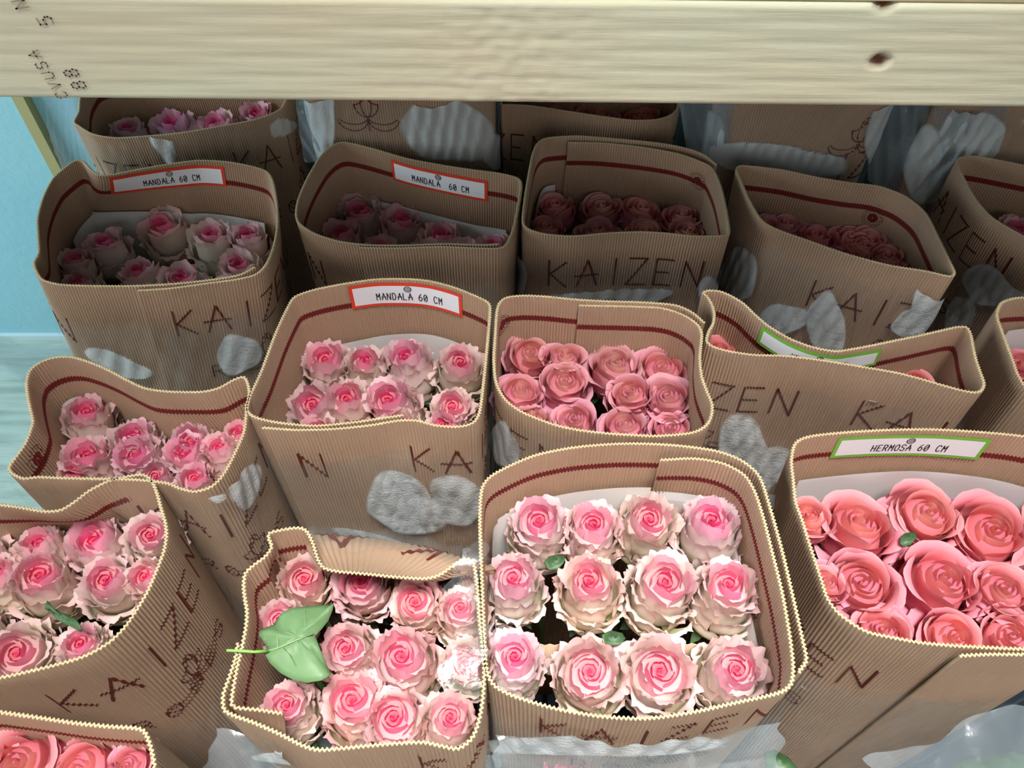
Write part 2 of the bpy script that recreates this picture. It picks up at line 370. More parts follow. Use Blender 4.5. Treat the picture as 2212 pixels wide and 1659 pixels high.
class Sleeve:
    def __init__(s, key, label, pts, closed=True, zr=0.0, taper=0.86, lean=(0, 0), blend=0.10, fine=True, keep=0.005, over=0.0, group='corrugated flower sleeves'):
        s.key = key; s.zr = ZR + zr
        w = []
        for p in pts:
            dz = p[2] if len(p) > 2 else 0.0
            q = P(p[0], p[1], s.zr + dz); w.append((q[0], q[1], dz))
        w = np.array(w)
        area2 = np.sum(w[:, 0] * np.roll(w[:, 1], -1) - np.roll(w[:, 0], -1) * w[:, 1])
        if area2 < 0: w = w[::-1]
        ds = PITCH_F / (6 if fine else 4)
        c, s.u, s.L = catmull(w, closed, ds); s.closed = closed
        s.c = c[:, :2]; s.dz = c[:, 2]
        d = np.gradient(s.c, axis=0) if not closed else (np.roll(s.c, -1, 0) - np.roll(s.c, 1, 0)) / 2
        # smoothed tangents so that the flutes stay even round tight bends
        K = 9
        d = sum(np.roll(d, k, 0) for k in range(-K, K + 1)) if closed else np.stack([np.convolve(np.pad(d[:, k], K, mode='edge'), np.ones(2 * K + 1), 'valid') for k in (0, 1)], 1)
        d /= np.linalg.norm(d, axis=1)[:, None] + 1e-12
        s.n = np.stack([d[:, 1], -d[:, 0]], 1)
        hull = convex_hull(s.c); s.cen = hull.mean(0)
        x0, y0 = s.c.min(0); x1, y1 = s.c.max(0); s.cen = np.array(((x0 + x1) / 2, (y0 + y1) / 2))
        s.bb = (x0, x1, y0, y1)
        rel = s.c - s.cen; r = np.linalg.norm(rel, axis=1); dr = rel / r[:, None]
        H2 = np.roll(hull, -1, 0); Rh = np.full(len(r), 1e9)
        for a, b in zip(hull, H2):
            e = b - a; nn = np.array((e[1], -e[0])); den = dr @ nn; num = (a - s.cen) @ nn
            t = np.where(den > 1e-9, num / np.where(den > 1e-9, den, 1), 1e9); Rh = np.minimum(Rh, t)
        defi = np.clip(Rh - r, 0, None); s.body = s.cen + dr * (Rh - np.minimum(defi, keep) + over * np.clip((defi - .006) / .012, 0, 1) * (rel[:, 1] > .03))[:, None]
        # smooth the body outline a little
        s.taper = taper; s.lean = np.array(lean); s.blend = blend; s.fine = fine
        s.phase = 2 * PI * s.u / PITCH_F if not closed else 2 * PI * np.arange(len(s.u)) / (6 if fine else 4)
        s.root = thing('flower_sleeve', label, 'flower wrap', (s.cen[0] + lean[0], s.cen[1] + lean[1], 0), group)
        s.build()
    def local(s, v): v = np.asarray(v, float).reshape(-1, 3).copy(); v -= np.array(s.root.location)[None]; return v
    def S(s, idx, v, off=0.0, wave=True):
        """point on the sheet: column idx (float array), depth v below the rim, offset outward"""
        idx = np.asarray(idx, float); v = np.asarray(v, float); n = len(s.u)
        if s.closed: i0 = np.floor(idx).astype(int) % n; i1 = (i0 + 1) % n
        else:
            idx = np.clip(idx, 0, n - 1.001); i0 = np.floor(idx).astype(int); i1 = i0 + 1
        t = (idx - np.floor(idx))[..., None]
        g = lambda a: a[i0] * (1 - t) + a[i1] * t
        c, b, n2 = g(s.c), g(s.body), g(s.n)
        dz = (s.dz[i0] * (1 - t[..., 0]) + s.dz[i1] * t[..., 0])
        k = np.clip(v / s.blend, 0, 1); k = (k * k * (3 - 2 * k))[..., None]
        H = s.zr; q = (v / H)[..., None]
        p = c * (1 - k) + b * k
        p = s.cen + (p - s.cen) * (1 - (1 - s.taper) * q) + s.lean * q
        st = 2 * PI / (6 if s.fine else 4) if s.closed else None
        ph = (idx * st) if s.closed else 2 * PI * (idx * s.L / (n - 1)) / PITCH_F
        d = off + (AMP * np.sin(ph) if wave else 0)
        p = p + n2 * np.asarray(d)[..., None]
        z = s.zr + dz * (1 - q[..., 0]) - v
        return np.concatenate([p, z[..., None]], -1)
    def ind(s, du): return du / (s.L / (len(s.u) - (0 if s.closed else 1)))
    stripe = (0.031, 0.039)
    def build(s):
        s0, s1 = getattr(s, 'stripe_', s.stripe)
        vs = np.array([0.0, 0.0012, 0.012, s0, s1, 0.055, 0.08, 0.11, 0.15, 0.22, 0.32, 0.45, s.zr - 0.006])
        n = len(s.u); I, V = np.meshgrid(np.arange(n), vs, indexing='ij')
        outer = s.S(I, V, THICK); inner = s.S(I, V, -THICK)
        nv = len(vs); nn = n * nv
        Fo = grid_faces(n, nv, s.closed)[:, ::-1]; Fi = grid_faces(n, nv, s.closed, nn)
        rows = np.tile(np.arange(nv - 1), len(Fo) // (nv - 1))
        mo = np.zeros(len(Fo), int); mo[rows == 0] = 1
        mi = np.zeros(len(Fi), int); mi[rows == 0] = 1; mi[rows == 3] = 2
        cols = np.arange(n if s.closed else n - 1); c2 = (cols + 1) % n
        rim = np.stack([cols * nv, c2 * nv, c2 * nv + nn, cols * nv + nn], -1)
        bot = np.stack([cols * nv + nv - 1, cols * nv + nv - 1 + nn, c2 * nv + nv - 1 + nn, c2 * nv + nv - 1], -1)
        fs = [Fo, Fi, rim, bot]; ms = [mo, mi, np.ones(len(rim), int), np.zeros(len(bot), int)]
        if not s.closed:
            j = np.arange(nv - 1)
            e0 = np.stack([j, j + nn, j + 1 + nn, j + 1], -1); k = (n - 1) * nv
            e1 = np.stack([k + j, k + j + 1, k + j + 1 + nn, k + j + nn], -1)
            fs += [e0, e1]; ms += [np.ones(nv - 1, int)] * 2
        V_ = np.vstack([outer.reshape(-1, 3), inner.reshape(-1, 3)])
        mesh_obj('cardboard_sheet', s.local(V_), np.vstack(fs), [KRAFT, KRAFT_EDGE, INK], s.root, matidx=np.concatenate(ms))
    def find(s, px, py, side=1, anyface=False, upto=1.0):
        """(column, depth) where the photograph shows (px,py) on the outer (side=1) or inner (side=-1) face"""
        idx = np.arange(0, int(len(s.u) * upto), 3); vv = np.linspace(0.0, 0.35, 176)
        I, V = np.meshgrid(idx, vv, indexing='ij'); p = s.S(I, V, 0, False); q = project(p)
        i0 = np.round(I).astype(int) % len(s.u)
        view = p - np.array((0, 0, CAM_Z)); fac = -(view[..., 0] * s.n[i0][..., 0] + view[..., 1] * s.n[i0][..., 1]) * side
        d = np.hypot(q[..., 0] - px, q[..., 1] - py) + (V * 300 if anyface else np.where(fac > 0, 0, 1e5))
        k = np.unravel_index(np.argmin(d), d.shape); return float(I[k]), float(V[k])
    def decal(s, name, strokes, idx0, v0, w, mat, side=1, off=0.0005, base_off=None, parent=None, label=None, wave=True):
        """strokes in metres (x right as read, y up) printed with its lower left corner at column idx0, depth v0"""
        vs, fs = [], []; k = 0
        for pl in strokes:
            for rows_ in ribbon_uv(pl, w, 0.0006, True):
                m = len(rows_[0]); A = np.vstack(rows_)
                I = idx0 + side * s.ind(A[:, 0]); V = np.clip(v0 - A[:, 1], 0.0005, 0.6)
                o_ = side * (THICK + off) if base_off is None else base_off
                p = s.S(I, V, o_, wave); vs.append(p)
                j = np.arange(m - 1); j = np.concatenate([j + m * r_ for r_ in range(3)]); q = np.stack([j, j + 1, j + 1 + m, j + m], -1) + k
                fs.append(q[:, ::-1]); k += 4 * m
        o = mesh_obj(name, s.local(np.vstack(vs)), np.vstack(fs), mat, parent or s.root, smooth=False)
        if label: o['label'] = label
        return o
    def kaizen(s, px, py, height=0.044, first=0, which='KAIZEN', repeats=(0, 1, -1), emblem=True, full=True, anyface=False, upto=1.0):
        """px,py: where the photograph shows the top of letter number `first` (its left side)"""
        I, V = s.find(px, py, 1, anyface, upto); h = height; adv = 0.037; used = []
        for r in repeats:
            st = []; x = 0
            for ch in 'KAIZEN':
                wr = 0.62; x2 = x
                for pl in GLYPH[ch]: st.append([(x2 + a * h * wr, b * h) for a, b in pl])
                x += adv if ch != 'I' else 0.030
            i0 = I - s.ind(first_x[first]) + s.ind(0.30) * r
            if not s.closed and (i0 < -s.ind(0.02) or i0 + s.ind(0.22) > len(s.u) + s.ind(0.1)):
                if r != 0: continue
            if s.closed:
                pos = (i0 * s.L / len(s.u)) % s.L
                if any(min(abs(pos - q), s.L - abs(pos - q)) < .225 for q in used): continue
                used.append(pos)
            if not s.closed:
                lim = [pl for pl in st if 0 < i0 + s.ind(pl[0][0]) < len(s.u) and 0 < i0 + s.ind(pl[-1][0]) < len(s.u)]
                if not lim: continue
            else: lim = st
            s.decal('printed_word', lim, i0, V + h, 0.0027, INK_DK)
            if emblem:
                s.emblem(i0 + s.ind(0.105), V + h + 0.052)
                st2, w2 = text_strokes('ROSES', 0.022, 0.75, 1.35)
                if full: s.decal('printed_word', st2, i0 + s.ind(0.105 - w2 / 2), V + h + 0.088, 0.0018, INK_DK)
    def emblem(s, ic, vc):
        """tulip-like outline emblem: cup of petals over two leaves"""
        if not s.closed and not (s.ind(0.03) < ic < len(s.u) - s.ind(0.03)): return
        R = 0.021; arc = lambda cx, cy, rx, ry, a0, a1: [(cx + rx * math.cos(math.radians(a)), cy + ry * math.sin(math.radians(a))) for a in np.linspace(a0, a1, 13)]
        st = [arc(0, 0.008, R * .8, R * .95, 180, 360), arc(-R * .8, 0.026, R * .8, R * .9, 270, 360) , arc(R * .8, 0.026, R * .8, R * .9, 180, 270),
              arc(0, 0.008, R * .35, R * .95, 90, 450), arc(-R, -0.012, R, R * .55, 200, 360), arc(R, -0.012, R, R * .55, 180, 340), [(0, -0.012), (0, -0.034)],
              arc(-R * 1.05, -0.014, R * 1.05, R * .95, 190, 350), arc(R * 1.05, -0.014, R * 1.05, R * .95, 190, 350)]
        s.decal('printed_emblem', st, ic, vc, 0.0015, INK_DK)
    def rosette(s, px, py):
        I, V = s.find(px, py, -1); st = []
        for r in (0.0022, 0.0042, 0.006): st.append([(r * math.cos(a), r * math.sin(a)) for a in np.linspace(0, 2 * PI, 20)])
        o = s.decal('printed_emblem', st, I, V, 0.0021, INK, -1)
        st = [[(r * math.cos(a), r * math.sin(a)), (r * math.cos(a + .16), r * math.sin(a + .16))] for r in (0.0105, 0.0135) for a in np.arange(0, 2 * PI, .32)]
        s.decal('printed_emblem', st, I, V, 0.0009, INK, -1)
    def sticker(s, x0, x1, ytop, text, border, h=0.036, ts=None, gap=0.0045):
        """label stuck inside the back wall between photo columns x0..x1, its upper edge at photo row ytop (left, right)"""
        Ia, Va = s.find(x0, ytop[0], -1); Ib, Vb = s.find(x1, ytop[1], -1)
        Va = max(Va, 0.002); Vb = max(Vb, 0.002)
        if s.closed:
            n = len(s.u)
            if Ia < Ib: Ia += n
        W = (Ia - Ib) / s.ind(1.0)
        nu, nv = 90, 14
        a = np.linspace(0, 1, nu); b = np.linspace(0, 1, nv)
        A, B = np.meshgrid(a, b, indexing='ij')
        def pt(A, B, o): return s.S(Ia + (Ib - Ia) * A, Va + (Vb - Va) * A + B * h, -(THICK + AMP + o), False)
        ew, eh = 0.0042 / W, 0.0042 / h
        g = thing_part = None
        o = mesh_obj('sticker', s.local(np.vstack([pt(A, B, .0006).reshape(-1, 3), pt(A, B, .0002).reshape(-1, 3)])),
                     np.vstack([grid_faces(nu, nv), grid_faces(nu, nv, off=nu * nv)[:, ::-1]]), border, s.root)
        o['label'] = 'white sticker with a %s border' % ('green' if border is GREEN_B else 'red')
        mesh_obj('sticker_face', s.local(pt(ew + A * (1 - 2 * ew), eh + B * (1 - 2 * eh), .0009).reshape(-1, 3)), grid_faces(nu, nv), STICKER, o)
        hh = h * 0.29; st, w2 = text_strokes(text, hh, 0.44, 0.62)
        x_ = W * 0.5 - w2 * 0.46
        def txt(strokes, w, xo, yo, nm):
            vs, fs, k = [], [], 0
            for pl in strokes:
                for p, q in ribbon_uv(pl, w, 0.002):
                    m = len(p); U = np.vstack([p, q]); 
                    vs.append(pt((U[:, 0] + xo) / W, 1 - (U[:, 1] + yo) / h, .0011)); j = np.arange(m - 1)
                    fs.append(np.stack([j, j + 1, j + 1 + m, j + m], -1)[:, ::-1] + k); k += 2 * m
            mesh_obj(nm, s.local(np.vstack(vs)), np.vstack(fs), BLACK, o, smooth=False)
        txt(st, hh * 0.12, x_, h * 0.27, 'printed_text')
        r = h * 0.125; st = [[(k * r, -math.sqrt(max(0, 1 - k * k)) * r), (k * r, math.sqrt(max(0, 1 - k * k)) * r)] for k in (-.8, -.45, -.1, .25, .6, .85)]
        st.append([(r * math.cos(t), r * math.sin(t)) for t in np.linspace(0, 2 * PI, 16)])
        txt(st, r * 0.16, W * 0.5, h * 0.74, 'printed_logo')
    def staple(s, px, py, side=-1, ang=0.1):
        I, V = s.find(px, py, side); L = 0.011
        d = s.ind(L); t = np.linspace(0, 1, 6)
        pts = s.S(I + side * d * t, V + ang * L * t, side * (THICK + AMP + 0.0009), False)
        pts = s.local(pts); vs, fs = tube(pts, 0.00055, 6)
        mesh_obj('staple', [tuple(v) for v in vs], fs, STEEL, s.root)
    def liner(s, idx0, idx1, v0=0.056, off=0.006, amp=0.003, mat=None, seed=0.0):
        n = 160; a = np.linspace(idx0, idx1, n); vs = np.array([0, .01, .03, .06, .12])
        I, V = np.meshgrid(a, vs, indexing='ij')
        top = v0 + amp * np.sin(I / len(s.u) * 23 + seed) + V * 1.0
        p = s.S(I, top, -(THICK + AMP + off), False); p2 = s.S(I, top, -(THICK + AMP + off + .0005), False)
        mesh_obj('paper_liner', s.local(np.vstack([p.reshape(-1, 3), p2.reshape(-1, 3)])), np.vstack([grid_faces(n, 5), grid_faces(n, 5, off=n * 5)[:, ::-1]]), mat or WHITE_PAPER, s.root)
    def wrap(s, v0=0.06, off=0.006, blobs=(), crumple=0.003, seed=0.0, part=None, rise=0.0, mat=None, bulge=0.002, vmax=0.45):
        """clear film outside the board; blobs are photo ellipses (x, y, rx, ry, angle) where it is milky"""
        n = 420; a = np.linspace(0, len(s.u) - (0 if s.closed else 1), n, endpoint=not s.closed)
        if part: a = np.linspace(part[0], part[1], n)
        nv = 90; t = np.linspace(0, 1, nv)
        I, T = np.meshgrid(a, t, indexing='ij'); uu = I / len(s.u)
        top = v0 + rise * np.sin(uu * 2 * PI * 2 + seed) + 0.006 * np.sin(uu * 2 * PI * 9 + seed * 2)
        V = top + (vmax - top) * T
        x = uu * 12
        cr = np.abs(np.sin(x * 5 + seed + 3 * np.sin(T * 6 + x))) * .5 + np.abs(np.sin(x * 11 - T * 17 + seed)) * .35 + .3 * np.sin(x * 23 + T * 31)
        O = THICK + AMP + off + crumple * cr + bulge * np.clip(T * 3, 0, 1)
        p = s.S(I, V, O, False)
        p[..., 2] = np.maximum(p[..., 2], 0.006)
        closed = s.closed and not part
        q = project(p); i0 = np.round(I).astype(int) % len(s.u)
        milk = np.zeros(I.shape)
        view = p - np.array((0, 0, CAM_Z)); fac = -(view[..., 0] * s.n[i0][..., 0] + view[..., 1] * s.n[i0][..., 1]) > 0
        for (bx, by, rx, ry, an) in blobs:
            ca, sa = math.cos(math.radians(an)), math.sin(math.radians(an))
            dx, dy = q[..., 0] - bx, q[..., 1] - by
            e = ((dx * ca + dy * sa) / rx) ** 2 + ((-dx * sa + dy * ca) / ry) ** 2
            th = np.arctan2(dy / ry, dx / rx); e = e * (1 + .18 * np.sin(2 * th + bx) + .15 * np.sin(3 * th + by) + .08 * np.sin(5 * th + bx * 1.7))
            milk = np.maximum(milk, np.where(fac, np.clip((1.25 - e) * 2, 0, 0.75), 0))
        mesh_obj('plastic_wrap', s.local(p), grid_faces(n, nv, closed)[:, ::-1], mat or FILM, s.root, attrs={'milk': ('FLOAT', milk)})
first_x = [0, 0.037, 0.074, 0.104, 0.141, 0.178]

# ---- front row
F = Sleeve('F', 'large upright corrugated flower wrap at bottom centre holding three rows of four roses',
  [(1426, 993, -.006), (1500, 990, -.006), (1560, 1000, -.004), (1606, 1024), (1630, 1060), (1650, 1120), (1668, 1190), (1690, 1280), (1706, 1370), (1714, 1440), (1708, 1478), (1680, 1497), (1600, 1515), (1500, 1537),
   (1400, 1551), (1300, 1547), (1200, 1530), (1110, 1503), (1066, 1478), (1050, 1440), (1046, 1380), (1042, 1280), (1038, 1180), (1037, 1100), (1043, 1050), (1070, 1022), (1150, 985), (1240, 966),
   (1340, 958), (1440, 960), (1540, 972), (1600, 993), (1640, 1028), (1662, 1090), (1690, 1190), (1716, 1300), (1735, 1385), (1742, 1425), (1725, 1452)], closed=False, taper=.88)
H = Sleeve('H', 'corrugated flower wrap at right edge with a green-bordered white sticker inside',
  [(2073, 1416, -.004), (2140, 1413, -.002), (2212, 1413), (2310, 1410), (2396, 1368), (2433, 1250), (2438, 1100), (2396, 1003), (2303, 962), (2212, 942), (2108, 932), (2016, 927), (1925, 928), (1833, 933), (1751, 942), (1719, 957), (1710, 995), (1714, 1037),
   (1719, 1083), (1732, 1120), (1746, 1165), (1760, 1208), (1774, 1250), (1787, 1290), (1810, 1322), (1847, 1350), (1879, 1366), (1925, 1376), (1993, 1388), (2062, 1394), (2153, 1399), (2212, 1401), (2290, 1397)], closed=False, taper=.86, blend=.2)

C = Sleeve('C', 'crumpled corrugated flower wrap at bottom with a green leaf lying across its roses',
  [(610, 1541, -.008), (560, 1533, -.006), (510, 1528, -.003), (500, 1518), (503, 1490), (512, 1440), (522, 1400), (531, 1352), (533, 1320), (528, 1289), (526, 1262), (530, 1238), (547, 1221), (572, 1202), (586, 1181), (580, 1160), (584, 1150), (620, 1142), (648, 1140), (664, 1149), (676, 1174), (686, 1206), (700, 1226),
   (732, 1234), (790, 1239), (850, 1245), (914, 1249), (948, 1242), (976, 1223), (1002, 1207), (1022, 1214), (1030, 1260), (1036, 1340), (1046, 1440), (1040, 1530), (1022, 1590), (990, 1616), (950, 1610), (914, 1603), (861, 1605), (809, 1609), (739, 1616), (687, 1619), (652, 1609), (600, 1583), (547, 1560), (505, 1545), (484, 1532), (482, 1500), (494, 1465), (507, 1425), (514, 1388)], closed=False, taper=.93, blend=.065, over=.04)
B = Sleeve('B', 'wide corrugated flower wrap at left edge with its printed side turned outward',
  [(0, 1090), (40, 1095), (95, 1104), (131, 1101), (160, 1084), (195, 1058), (238, 1037), (278, 1028), (308, 1025), (326, 1036), (338, 1063), (347, 1095), (357, 1131), (359, 1158), (353, 1192), (337, 1234), (318, 1278), (294, 1318), (270, 1353), (238, 1385), (199, 1409), (159, 1425), (99, 1441), (48, 1453),
   (0, 1463), (-120, 1480), (-240, 1450), (-290, 1350), (-280, 1200), (-220, 1105), (-110, 1082)], taper=.93, blend=.09, over=.008)
B2 = Sleeve('B2', 'corrugated flower wrap cut off by the bottom left corner, nearest on the left',
  [(-60, 1533), (0, 1538), (79, 1549), (159, 1561), (238, 1569), (290, 1572), (311, 1580), (322, 1604), (331, 1640), (336, 1700), (320, 1800), (240, 1860), (80, 1880), (-90, 1860), (-200, 1760), (-210, 1620), (-150, 1550)], taper=.9)
# ---- middle row
L3 = Sleeve('L3', 'dented corrugated flower wrap on the left, third back row, with wavy rim',
  [(26, 1022), (19, 1010), (28, 995), (55, 956), (70, 914), (67, 892), (60, 859), (57, 825), (66, 798), (91, 780), (122, 771), (155, 771), (194, 782), (236, 800), (277, 822), (313, 838), (360, 845), (432, 846), (471, 838), (505, 820),
   (528, 815), (538, 845), (532, 890), (527, 930), (510, 972), (484, 1022), (457, 1050), (421, 1061), (388, 1054), (360, 1043), (300, 1036), (230, 1034), (139, 1032), (83, 1030), (50, 1033)], taper=.88, keep=.03)
M3 = Sleeve('M3', 'corrugated flower wrap left of centre with red-bordered sticker, standing in the third row',
  [(566, 923), (640, 928), (720, 926), (800, 918), (860, 908), (900, 908), (940, 918), (990, 921), (1022, 912), (1036, 888), (1044, 830), (1052, 750), (1058, 680), (1056, 655), (1030, 640), (980, 620), (930, 607), (880, 602), (810, 603), (740, 613), (680, 625), (638, 640), (622, 662), (595, 720), (565, 800), (540, 855),
   (532, 882), (550, 900), (600, 912), (680, 919), (760, 912), (830, 902), (872, 896)], closed=False, taper=.9)
K3 = Sleeve('K3', 'corrugated flower wrap in the centre of the picture with twelve dusty pink roses',
  [(1250, 659, -.005), (1344, 661, -.005), (1420, 664, -.004), (1454, 671, -.002), (1484, 684), (1508, 702), (1516, 722), (1512, 772), (1516, 812), (1528, 846), (1538, 872), (1538, 892), (1530, 913), (1512, 928), (1483, 936), (1420, 941), (1369, 939), (1318, 936), (1255, 929), (1205, 919), (1167, 906), (1129, 890), (1098, 869), (1080, 845),
   (1070, 817), (1067, 772), (1070, 721), (1073, 675), (1079, 654), (1095, 642), (1130, 638), (1180, 640), (1240, 646), (1310, 650), (1400, 653), (1460, 659), (1495, 674), (1522, 697)], closed=False, taper=.88)
R3 = Sleeve('R3', 'half flattened corrugated flower wrap right of centre with dark narrow opening',
  [(1528, 640), (1519, 632), (1530, 627), (1556, 629), (1580, 639), (1606, 655), (1629, 677), (1654, 699), (1680, 716), (1709, 732), (1745, 746), (1777, 754), (1809, 758), (1838, 754), (1886, 745), (1934, 735), (1983, 725), (2031, 714), (2068, 706), (2089, 707), (2098, 724), (2103, 751), (2109, 777),
   (2118, 803), (2126, 827), (2121, 842), (2106, 847), (2079, 843), (2031, 830), (1983, 816), (1934, 804), (1870, 793), (1822, 785), (1757, 775), (1693, 768), (1629, 766), (1580, 759), (1543, 749), (1527, 736), (1531, 716), (1541, 697), (1543, 677), (1538, 658)], taper=.92, blend=.3, keep=.05)
R4 = Sleeve('R4', 'corrugated flower wrap cut off by the right edge, below the tilted one',
  [(2154, 680), (2163, 655), (2186, 645), (2212, 642), (2300, 640), (2400, 655), (2450, 720), (2440, 800), (2380, 860), (2280, 868), (2225, 845), (2200, 810), (2189, 780), (2176, 745), (2163, 710)], taper=.88)
# ---- second row
L2 = Sleeve('L2', 'corrugated flower wrap at upper left with a tilted red-bordered sticker',
  [(297, 627), (370, 622), (450, 611), (510, 603), (552, 592), (575, 570), (592, 530), (600, 480), (597, 430), (588, 388), (574, 369), (540, 358), (490, 349), (430, 346), (370, 353), (300, 365), (245, 376), (215, 378), (196, 366), (180, 349), (164, 346), (145, 358), (115, 385), (94, 425), (82, 470), (83, 510), (84, 545), (74, 566),
   (78, 585), (92, 604), (130, 614), (200, 617), (290, 617), (380, 612), (470, 602), (520, 592), (550, 576)], closed=False, taper=.98, lean=(-.10, .02))
MB = Sleeve('MB', 'corrugated flower wrap with red-bordered sticker between the tilted one and the centre column',
  [(776, 534), (860, 535), (950, 532), (1030, 535), (1078, 535), (1096, 524), (1110, 490), (1120, 440), (1126, 400), (1118, 384), (1080, 374), (1020, 366), (960, 357), (880, 342), (800, 319), (745, 307), (718, 314), (692, 338), (664, 385), (645, 430), (640, 462),
   (648, 483), (680, 504), (730, 520), (790, 528), (870, 529), (960, 526), (1040, 528), (1078, 526)], closed=False, taper=.9)
K2 = Sleeve('K2', 'upright corrugated flower wrap above the centre showing the whole printed word',
  [(1227, 307, -.004), (1300, 308, -.004), (1380, 316, -.003), (1460, 330), (1508, 346), (1538, 362), (1556, 400), (1568, 450), (1575, 500), (1562, 508), (1500, 509), (1440, 503), (1380, 500), (1310, 503), (1240, 509), (1180, 505), (1142, 494), (1130, 478), (1134, 430), (1142, 380), (1152, 330), (1164, 307),
   (1185, 297), (1250, 293), (1330, 299), (1420, 308), (1480, 319), (1520, 333), (1548, 355)], closed=False, taper=.93)
R2 = Sleeve('R2', 'corrugated flower wrap at upper right with slanting rim and coral roses low inside',
  [(1597, 380), (1592, 365), (1602, 357), (1650, 361), (1700, 368), (1770, 383), (1838, 394), (1900, 402), (1955, 423), (1998, 458), (2026, 510), (2050, 560), (2062, 588), (2050, 596), (2000, 585), (1920, 572), (1830, 548), (1750, 520), (1680, 495), (1645, 474), (1618, 430)], taper=.9)
FR2 = Sleeve('FR2', 'corrugated flower wrap leaning at right edge with its dark red stripe cut by the frame',
  [(2068, 350), (2075, 340), (2110, 337), (2212, 356), (2300, 375), (2390, 400), (2440, 450), (2430, 520), (2380, 560), (2300, 560), (2240, 525), (2180, 492), (2140, 466), (2108, 430), (2084, 388)], taper=.88)
# ---- back row
BK4 = Sleeve('BK4', 'corrugated flower wrap in shade at top left corner under the beam',
  [(170, 240), (172, 215), (180, 190), (205, 165), (300, 150), (450, 146), (560, 150), (610, 162), (628, 185), (622, 205), (608, 232), (580, 248), (540, 260), (480, 271), (400, 285), (320, 293), (250, 297), (200, 289), (168, 270), (160, 262)], taper=.92)
BKM = Sleeve('BKM', 'tall corrugated flower wrap behind, half covered by misted film, with printed emblem',
  [(665, 195), (655, 150), (668, 95), (700, 80), (860, 76), (1030, 80), (1060, 100), (1068, 150), (1060, 192), (1000, 203), (860, 207), (720, 205)], zr=.06, taper=.9)
BK5 = Sleeve('BK5', 'corrugated flower wrap behind the centre, its coral roses just under the beam',
  [(1084, 224), (1080, 190), (1092, 165), (1160, 152), (1280, 150), (1400, 152), (1455, 160), (1470, 180), (1468, 225), (1452, 246), (1420, 257), (1370, 259), (1310, 252), (1230, 240), (1150, 228), (1100, 225)], taper=.9)
BK6 = Sleeve('BK6', 'tall corrugated flower wrap behind at upper right, wrapped in torn shiny film',
  [(1572, 190), (1560, 140), (1575, 95), (1640, 80), (1780, 78), (1900, 84), (1930, 105), (1938, 160), (1925, 205), (1860, 214), (1740, 212), (1640, 208)], zr=.06, taper=.9)
BK7 = Sleeve('BK7', 'tall corrugated flower wrap in the top right corner behind bunched clear film',
  [(2040, 200), (2030, 150), (2050, 100), (2120, 82), (2260, 82), (2380, 95), (2400, 150), (2390, 210), (2300, 226), (2160, 220)], zr=.06, taper=.9)

# ---- printing, stickers, staples, liners, films
def frac(s, a): return a * len(s.u)
F.kaizen(1170, 1548, height=.040, repeats=(0, 1, 2, -1, -2)); F.staple(1548, 1020, -1, .3)
H.kaizen(1757, 1388, first=4, repeats=(0, 1, -1)); H.sticker(1812, 2142, (943, 945), 'HERMOSA 60 CM', GREEN_B, h=.034)
H.staple(2108, 1440, 1, .0)
C.kaizen(925, 1212, repeats=(0,), height=.03, anyface=True, emblem=False); C.kaizen(905, 1630, repeats=(0,))
B.kaizen(100, 1500, repeats=(0, 1, 2, -1))
B2.kaizen(420, 1655, repeats=(0, 1))
L3.kaizen(300, 1090, repeats=(0, 1, -1)); L3.rosette(80, 990)
M3.kaizen(886, 962, repeats=(0, 1)); M3.kaizen(642, 978, first=5, repeats=(0,), emblem=False, upto=.5); M3.sticker(752, 999, (618, 634), 'MANDALA 60 CM', RED)
M3.staple(612, 957, 1, .1); M3.staple(824, 947, 1, -.15)
K3.kaizen(1104, 925, first=4, repeats=(0, 1)); K3.rosette(1083, 700)
R3.kaizen(1866, 865, repeats=(0,)); R3.kaizen(1682, 838, first=5, repeats=(0,)); R3.staple(1878, 861, 1, .1)
R3.sticker(1650, 1905, (704, 750), 'HERMOSA 60 CM', GREEN_B, h=.026)
L2.kaizen(372, 672, repeats=(0, 1)); L2.kaizen(118, 672, first=5, repeats=(0,), emblem=False); L2.sticker(236, 485, (383, 358), 'MANDALA 60 CM', RED, h=.033)
MB.kaizen(1018, 597, repeats=(0,)); MB.kaizen(668, 545, first=5, repeats=(0,), emblem=False); MB.sticker(846, 1053, (343, 388), 'MANDALA  60 CM', RED, h=.034)
K2.kaizen(1188, 562, repeats=(0, 1, -1)); K2.rosette(1508, 390); K2.staple(1462, 351, -1, 0); K2.staple(1370, 333, -1, 0)
R2.kaizen(1765, 605, repeats=(0,)); R2.rosette(1885, 469); R2.staple(1893, 439, -1, .15)
FR2.kaizen(2105, 500, first=4, repeats=(0, 1))
BK4.kaizen(505, 330, repeats=(0, -1)); BK5.kaizen(1105, 290, first=4, repeats=(0, 1)); BK6.kaizen(1700, 330, repeats=(0,), full=False)
I, V = BKM.find(793, 235); BKM.emblem(I, V); I, V = BK6.find(1862, 290); BK6.emblem(I, V)
def liner_between(s, xa, ya, xb, yb, **kw):
    Ia, _ = s.find(xa, ya, -1); Ib, _ = s.find(xb, yb, -1)
    if s.closed and Ia < Ib: Ia += len(s.u)
    s.liner(min(Ia, Ib), max(Ia, Ib), **kw)
liner_between(F, 1060, 1080, 1412, 1010, v0=.066); liner_between(F, 1440, 1030, 1600, 1050, v0=.072, off=.006)
liner_between(H, 1720, 1020, 2300, 1000, v0=.064)
liner_between(M3, 640, 690, 1040, 690, v0=.086); liner_between(L2, 130, 480, 570, 400, v0=.084, amp=.006)
liner_between(MB, 800, 380, 1100, 420, v0=.085); liner_between(K2, 1142, 440, 1200, 330, v0=.078); liner_between(L3, 75, 860, 140, 790, v0=.06)
liner_between(R4, 2180, 690, 2300, 660, v0=.045)
